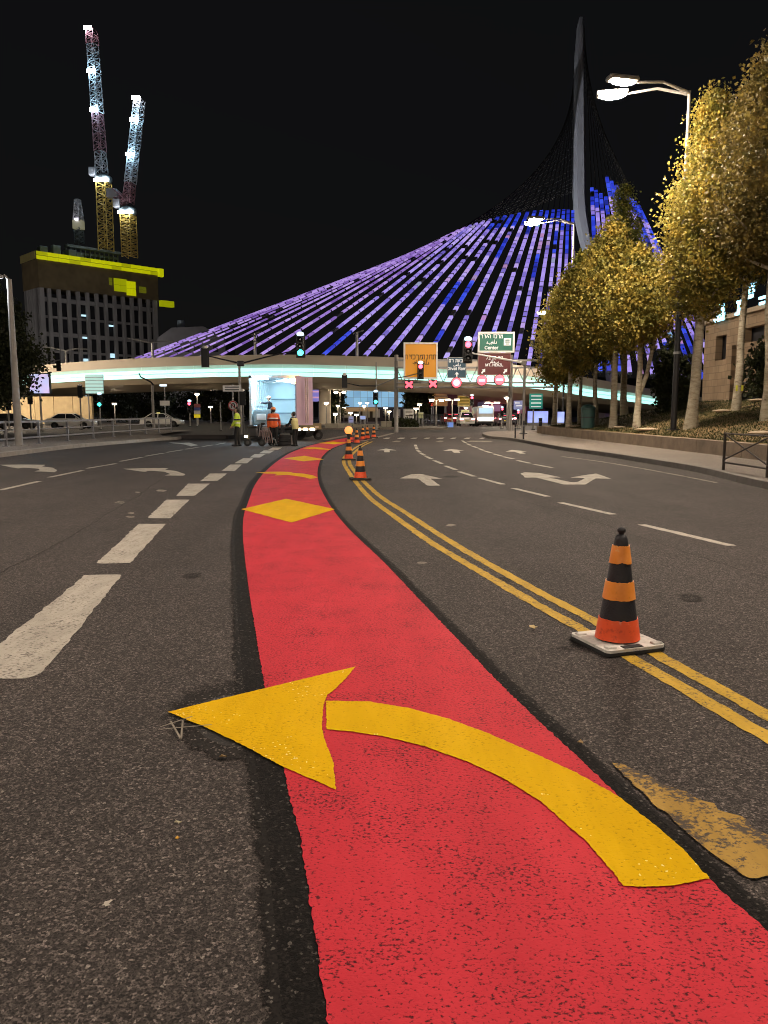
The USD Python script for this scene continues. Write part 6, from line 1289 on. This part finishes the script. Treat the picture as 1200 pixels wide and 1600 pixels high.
cabm = mat('cab_paint', (.5, .5, .52), .35)
lorry.add('cab', rbox((0, TD + 1.5, 1.65), (tw * .92, 2.0, 2.3), .15), cabm, smooth=40); lorry.add('cab_window', bx((0, TD + 2.51, 2.1), (tw * .75, .03, .8)), glass_dark)
eq = Thing('generator', 'grey boxed machine with a pale label standing at the back of the lorry bed', 'generator', (tc - tw * .30, TY + .55, tz0))
eq.add('case', rbox((0, 0, .42), (.85, .7, .8), .05), mat('eq_grey', (.20, .26, .28), .5)); eq.add('label_plate', rbox((0, -.36, .42), (.5, .03, .32), .012), white_metal); eq.add('handle', tube([(-.3, -.2, .82), (-.3, -.2, .95), (.3, -.2, .95), (.3, -.2, .82)], .025, 6), dark_metal)
# small car-like carrier beside the lorry: trailer with warm lamps
tr_ = Thing('trailer', 'low dark trailer with small wheels standing to the right of the lorry', 'trailer', (xof(484, 690, 42.5), 42.5, 0), 0.2)
tr_.add('bed', rbox((0, .8, .62), (1.25, 2.4, .16), .04), dark_metal); tr_.add('front_board', bx((0, -.42, .78), (1.2, .06, .34)), mat('trailer_board', (.25, .20, .10), .6))
for s in (-1, 1): wheel(tr_, s * .55, .8, .27, .24); tr_.add('mudguard', bx((s * .55, .8, .66), (.25, .8, .04)), galv)
tr_.add('rear_reflector', bx((.35, -.46, .74), (.2, .02, .1)), emit('reflector', (.6, .3, .1), .5)); tr_.add('tow_bar', tube([(0, 2.0, .55), (0, 3.2, .45)], .05, 6), dark_metal)

# ================================================================== PEOPLE
def hullbones(bones, grow=0.0, n=14):
    ms = []
    for a, ra, b, rb_ in bones: ms.append(Manifold.batch_hull([Manifold.sphere(ra + grow, n).translate(tuple(map(float, a))), Manifold.sphere(rb_ + grow, n).translate(tuple(map(float, b)))]))
    return Manifold.batch_boolean(ms, m3.OpType.Add)
def person(label, loc, rz, jacket, trousers, armL, armR, helmet=None, stripes=None, feet=((-.11, 0.0), (.11, 0.05)), vest=None, lean=0.0, s=1.0, hair=True, cap=None):
    """a standing figure, facing local +y; arms as (elbow, wrist) offsets from the shoulder"""
    T = Thing('person', label, 'person', loc, rz)
    V = lambda *a: np.array(a, float)
    hip, chest, neck, head_ = V(0, 0, .94), V(0, lean * .6, 1.30), V(0, lean, 1.49), V(0, lean + .02, 1.64)
    legs, torso, arms = [], [], []
    for sx, (fx_, fy_) in zip((-1, 1), feet):
        h_, k_, a_ = hip + [sx * .09, 0, -.04], V(fx_ * 1.0, fy_ * .5 + .03, .50), V(fx_, fy_, .09)
        legs += [(h_, .092, k_, .062), (k_, .062, a_, .045)]
    torso += [(hip + [-.07, 0, 0], .115, hip + [.07, 0, 0], .115), (hip + [-.05, 0, .02], .11, chest + [-.08, 0, -.08], .115), (hip + [.05, 0, .02], .11, chest + [.08, 0, -.08], .115), (chest + [-.09, 0, -.05], .118, chest + [.09, 0, -.05], .118), (chest + [-.10, 0, 0], .11, neck + [-.10, 0, -.09], .075), (chest + [.10, 0, 0], .11, neck + [.10, 0, -.09], .075), (neck + [-.17, 0, -.08], .062, neck + [.17, 0, -.08], .062)]
    hands, body = [], [(neck + [0, 0, -.08], .062, head_ + [0, 0, -.06], .055)]
    for sx, (el, wr) in zip((-1, 1), (armL, armR)):
        sh = neck + [sx * .19, 0, -.09]; e = sh + V(*el); w = e + V(*wr)
        arms += [(sh, .060, e, .046), (e, .046, w, .034)]
        d = (w - e) / np.linalg.norm(w - e); q = np.cross(d, [0, 1, 0.2]); q /= np.linalg.norm(q)
        palm = w + d * .085; hands += [(w, .028, palm, .034), (palm - q * .025, .016, palm + q * .025, .016)]
        for f_ in range(4):
            o_ = palm + q * (f_ - 1.5) * .019; L_ = (.062, .074, .070, .052)[f_]; mid = o_ + d * L_ * .55; hands += [(o_, .010, mid, .0095), (mid, .0095, mid + d * L_ * .45 + V(0, .012, -.008), .008)]
        hands += [(w + d * .03 + q * .03, .012, w + d * .08 + q * .058, .010)]
    feetb = [(V(fx_, fy_ - .05, .045), .045, V(fx_ * 1.15, fy_ + .15, .038), .038) for fx_, fy_ in feet]
    hd = [(head_ + [0, -.01, .03], .098, head_ + [0, .015, -.01], .088), (head_ + [0, .03, -.03], .07, head_ + [0, .05, -.085], .042), (head_ + [0, .10, 0], .012, head_ + [0, .118, -.028], .016)] + [(head_ + [x, 0, .01], .018, head_ + [x, 0, -.03], .014) for x in (-.095, .095)]
    T.add('body', hullbones(legs + torso + arms + hands + body + feetb + hd).scale((s, s, s)), skin, smooth=50)
    sc = lambda m: m.scale((s, s, s))
    cut = lambda bones, g, z0, z1: hullbones(bones, g) ^ Manifold.cube((2, 2, z1 - z0), True).translate((0, 0, (z0 + z1) / 2))
    arms_c = []
    for k_, (a, ra, b_, rb_) in enumerate(arms): arms_c.append((a, ra, a + (b_ - a) * (1.0 if k_ % 2 == 0 else .93), rb_))
    jk = T.add('jacket', sc(hullbones(torso + arms_c, .018) - Manifold.cube((2, 2, .86), True).translate((0, 0, .41))), jacket, smooth=50)
    T.add('trousers', sc(hullbones(legs + torso[:1], .014) - Manifold.cube((2, 2, .2), True).translate((0, 0, -.02))), trousers, smooth=50)
    for b_ in feetb: T.add('shoe', sc(hullbones([b_], .012) - Manifold.cube((2, 2, .2), True).translate((0, 0, -.098))), black_plastic, smooth=50)
    if vest: T.add('vest', sc(cut(torso, .032, .88, 1.44)), vest, smooth=50)
    if stripes:
        for z in stripes: T.add('reflective_stripe', sc(cut(torso, .037 if vest else .023, z - .028, z + .028)), mat('reflective_grey', (.75, .75, .72), .3), parent=jk)
        T.add('dark_band', sc(cut(torso + arms_c, .021, 1.16, 1.23)), mat('navy', (.015, .02, .05), .7), parent=jk) if not vest else None
    for x in (-.034, .034): T.add('eye', sc(Manifold.sphere(.012, 8).translate(tuple(head_ + [x, .094, .012]))), black_plastic)
    T.add('mouth', sc(Manifold.cube((.045, .01, .008), True).translate(tuple(head_ + [0, .088, -.062]))), mat('lips', (.3, .12, .1), .5))
    if hair: T.add('hair', sc(hullbones([(head_ + [0, -.025, .035], .102, head_ + [0, -.03, -.01], .095)]) - Manifold.cube((.5, .2, .5), True).translate(tuple(head_ + [0, .135, -.02]))), hair_mat, smooth=50)
    if helmet:
        hm = (Manifold.sphere(.128, 18).scale((1, 1.12, 1.0)) - Manifold.cube((1, 1, .4), True).translate((0, 0, -.19))).translate(tuple(head_ + [0, 0, .035]))
        q = T.add('hard_hat', sc(hm), helmet, smooth=50)
        T.add('brim', sc(Manifold.cylinder(.016, .145, .145, 20).scale((1, 1.2, 1)).translate(tuple(head_ + [0, .02, .036]))), helmet, parent=q)
    return T
hv_y = mat('hivis_yellow', (.55, .72, .06), .7, 0, .08, 6); hv_o = mat('hivis_orange', (.85, .14, .03), .7, 0, .08, 6); navy = mat('navy_cloth', (.014, .016, .024), .85, 0, .2, 10); blk = mat('black_cloth', (.012, .012, .013), .9, 0, .2, 10)
hat_p = mat('hat_salmon', (.85, .32, .22), .5); hat_o = mat('hat_orange', (.85, .25, .06), .45)
dn = ((-.05, .02, -.28), (-.01, .08, -.25)); dnR = ((.05, .02, -.28), (.01, .08, -.25))
person('worker in a yellow hi-vis jacket and dark trousers standing left of the lorry', G(371.5, 697), math.pi * .5, hv_y, blk, ((-.05, .05, -.27), (.03, .15, -.20)), ((.05, .05, -.27), (-.02, .14, -.20)), stripes=(1.05,), s=1.0, feet=((-.10, .06), (.10, -.06)))
person('worker with an orange hard hat and orange jacket with a dark band, seen from behind', G(428, 697), math.pi * .02, hv_o, blk, dn, ((.07, .05, -.27), (.0, .16, -.20)), helmet=hat_o, stripes=(1.27,), s=0.99)
person('worker in dark clothes and a cream vest bending near the lorry door', G(462, 697), math.pi * .35, blk, blk, ((-.04, .12, -.25), (.05, .22, -.08)), ((.04, .10, -.25), (.0, .22, -.10)), vest=mat('vest_cream', (.60, .55, .25), .7), lean=.10, s=.88)
person('worker with a salmon hard hat reaching out an arm while standing on the lorry bed', (xof(424, 640, TY + 1.0), TY + 1.0, tz0), math.pi * .55, navy, blk, ((-.10, .24, -.06), (-.02, .26, .02)), dnR, helmet=hat_p, s=.86, lean=.12)

# road-marking machine
mk = Thing('line_marking_machine', 'small wheeled line-marking machine with hoses and a lit lamp beside the orange worker', 'machine', G(405, 697), 0.0)
mk.add('frame', cat([tube([(-.55, 0, .35), (.55, 0, .35)], .035, 6), tube([(-.5, .35, .35), (.5, .35, .35)], .035, 6), tube([(-.55, 0, .35), (-.55, .35, .35)], .03, 6), tube([(.55, 0, .35), (.55, .35, .35)], .03, 6)]), dark_metal)
for x, y, r in ((-.5, -.12, .17), (.15, -.14, .16), (.5, .42, .16)): wheel(mk, x, y, r, .16)
mk.add('engine', rbox((-.32, .18, .62), (.42, .4, .42), .06), dark_metal, smooth=40); mk.add('engine_cover', rbox((-.32, .16, .88), (.46, .44, .14), .05), black_plastic, smooth=40)
mk.add('paint_tank', move(rev([(.16, 0), (.18, .04), (.18, .42), (.10, .48)], 16), (.28, .18, .40)), mat('tank_grey', (.32, .28, .27), .5), smooth=40); mk.add('tank_lid', move(rev([(.15, 0), (.15, .05), (.05, .08)], 14), (.28, .18, .885)), galv)
r_ = np.random.default_rng(5)
for i in range(5):
    a = np.array([.05 + .1 * i, -.05, .45]); mk.add('hose', tube(smooth_line([a, a + [.06, -.12, .28], a + [.12, -.05, .1], a + [.16, .02, -.3]], 10), .022, 6), mat('hose_pink', (.36, .25, .24), .5))
mk.add('handlebar', tube([(-.1, .5, .4), (-.05, .7, .95), (.25, .72, .98), (.3, .5, .4)], .022, 6), galv); mk.add('control_box', rbox((.1, .68, .98), (.2, .12, .14), .03), black_plastic)
mk.add('spray_arm', tube([(.5, 0, .35), (.75, -.05, .3), (.78, -.05, .12)], .025, 6), galv); mk.add('headlamp', rbox((-.58, -.06, .43), (.16, .12, .10), .03), emit('machine_lamp', (1.0, .78, .40), 9.0))
bxs = Thing('dark_crate', 'low dark crate standing on the road between the two workers', 'crate', G(445, 696)); 
for i in range(3): bxs.add('slat', bx((0, -.26, .12 + .15 * i), (.62, .03, .12)), black_plastic); bxs.add('back_slat', bx((0, .26, .12 + .15 * i), (.62, .03, .12)), black_plastic)
for s in (-1, 1): bxs.add('end_board', bx((s * .31, 0, .25), (.03, .5, .46)), black_plastic)
bxs.add('bottom', bx((0, 0, .04), (.6, .5, .04)), black_plastic); bxs.add('sack', rbox((0, 0, .32), (.5, .42, .3), .1), mat('sack_grey', (.05, .05, .06), .8), smooth=50)

# ================================================================== TRAFFIC CONES
sleeve = usdkit.material(stage, '/World/Looks/cone_orange', {'g': ('geometry', {}), 'n': ('noise_texture', {'scale': 16.0, 'detail': 5.0, 'roughness': 0.7}), 'r': ('rgb_ramp', {'ramp': [(0.28, (0.50, 0.16, 0.03)), (0.40, (0.86, 0.29, 0.035)), (0.62, (0.90, 0.33, 0.06)), (0.72, (0.85, 0.48, 0.20))]}), 'p': ('principled_bsdf', {'roughness': 0.45})}, [('g.position', 'n.vector'), ('n.fac', 'r.fac'), ('r.color', 'p.base_color')], surface='p.BSDF')
skirt_m = usdkit.material(stage, '/World/Looks/cone_red_orange', {'g': ('geometry', {}), 'n': ('noise_texture', {'scale': 14.0, 'detail': 5.0, 'roughness': 0.7}), 'r': ('rgb_ramp', {'ramp': [(0.30, (0.50, 0.05, 0.02)), (0.45, (0.84, 0.10, 0.025)), (0.60, (0.86, 0.11, 0.03)), (0.70, (0.75, 0.30, 0.22))]}), 'p': ('principled_bsdf', {'roughness': 0.5})}, [('g.position', 'n.vector'), ('n.fac', 'r.fac'), ('r.color', 'p.base_color')], surface='p.BSDF')
cone_black = mat('cone_black', (0.014, 0.014, 0.018), 0.55, 0, .3, 18, bump=.25, bscale=90)
plate_w = usdkit.material(stage, '/World/Looks/cone_base_white', {'g': ('geometry', {}), 'n': ('noise_texture', {'scale': 11.0, 'detail': 6.0, 'roughness': 0.7}), 'r': ('rgb_ramp', {'ramp': [(0.30, (0.14, 0.13, 0.12)), (0.40, (0.55, 0.53, 0.49)), (0.7, (0.72, 0.69, 0.64))]}), 'b': ('bump', {'strength': .4, 'distance': .006}), 'p': ('principled_bsdf', {'roughness': 0.8})}, [('g.position', 'n.vector'), ('n.fac', 'r.fac'), ('r.color', 'p.base_color'), ('n.fac', 'b.height'), ('b.normal', 'p.normal')], surface='p.BSDF')
def cone(label, loc, rz, plate=None, detail=True, top=True, light=None):
    """75 cm cone of a black body with orange sleeves"""
    T = Thing('traffic_cone', label, 'traffic cone', loc, rz)
    pm = plate or plate_w
    R = lambda z: 0.142 - (0.142 - 0.046) * (z - 0.04) / 0.66
    n = 40 if detail else 20
    sq = [(-.20, -.215), (.185, -.215), (.215, -.19), (.215, .20), (.19, .215), (-.20, .215), (-.22, .19), (-.22, -.19)]
    T.add('rubber_rim', prism(Polygon(sq).buffer(.007), 0.008, 0.028), rubber)
    pl_ = prism(Polygon(sq), 0.028, 0.046); T.add('base_plate', pl_, pm)
    if detail:
        for x, y in ((-.17, .16), (.17, -.17), (-.165, -.165), (.17, .17)): T.add('corner_lug', rbox((x, y, .049), (.07, .05, .02), .008), pm)
        T.add('dark_scuff', rbox((-.02, -.18, .0475), (.14, .05, .008), .003), rubber)
    T.add('body', rev([(R(.04) - .004, .05), (R(.68) - .004, .68), (.040, .705), (.034, .715)], n), cone_black, smooth=50)
    bands = [(.056, .190, skirt_m), (.318, .432, sleeve), (.548, .662, sleeve)]
    for a, b_, m in bands:
        seg = n; ang = np.arange(seg) * 2 * np.pi / seg; r = np.random.default_rng(int(a * 1000)); wav = r.normal(0, .0016, (2, seg)) if detail else np.zeros((2, seg))
        if detail and m is sleeve and b_ > .5: wav[0, 25:31] += np.array([.002, .007, .011, .008, .005, .001])
        v = []
        for zi, off in ((a, -.002), (a, .003), (b_, .003), (b_, -.002)):
            zz_ = zi + (wav[0] if zi == a else wav[1]); v.append(np.c_[(R(zi) + off) * np.cos(ang), (R(zi) + off) * np.sin(ang), zz_])
        v = np.vstack(v); f = []
        for k_ in range(3):
            for j in range(seg): a0, a1, b0, b1_ = k_ * seg + j, k_ * seg + (j + 1) % seg, (k_ + 1) * seg + j, (k_ + 1) * seg + (j + 1) % seg; f += [[a0, a1, b1_], [a0, b1_, b0]]
        T.add('orange_band', (v, np.array(f)), m, smooth=50)
    if top:
        T.add('knob', rev([(.036, .712), (.030, .726), (.016, .732), (.017, .742), (.026, .748), (.028, .762), (.018, .774), (.006, .778)], 20), cone_black, smooth=60)
    if light:
        T.add('lamp_stem', rev([(.05, .70), (.05, .78), (.07, .80), (.07, .84)], 16), black_plastic); T.add('lamp_globe', move(lens_ball(.13), (0, 0, .95)), light, smooth=True)
    return T
def lens_ball(r):
    m = trimesh.creation.icosphere(2); return np.array(m.vertices) * [r, r * .75, r], np.array(m.faces)
c1, c2, c3_ = G(898, 998), G(958, 1028), G(1034, 1019)
ctr = (c1 + c3_) / 2; cone('big orange and black cone on a dirty white base on the yellow lines', (ctr[0], ctr[1], 0.0), math.atan2(c3_[1] - c2[1], c3_[0] - c2[0]))
plate_d = mat('cone_base_dark', (.05, .045, .04), .8, 0, .4, 12)
cone('second orange and black cone along the yellow line, with a dark base', G(563, 750), 0.2, plate_d)
cone('cone carrying a glowing round amber warning lamp beside the red lane', G(545, 719), 0.1, plate_d, False, False, emit('amber_globe', (1.0, .27, .03), 1.6))
far_c = [(557.5, 693, 'small far cone at the lane bend, left of the last three'), (567, 687, 'left one of the two close far cones at the lane bend'), (574, 685.5, 'right one of the two close far cones at the lane bend'), (584, 684, 'rightmost far cone at the end of the double yellow line')]
for u, v, lab in far_c: cone(lab, G(u, v), 0.3, plate_d, False)
cone('small far cone half hidden on the red lane itself at the bend', G(547, 688.5), 0.4, plate_d, False)
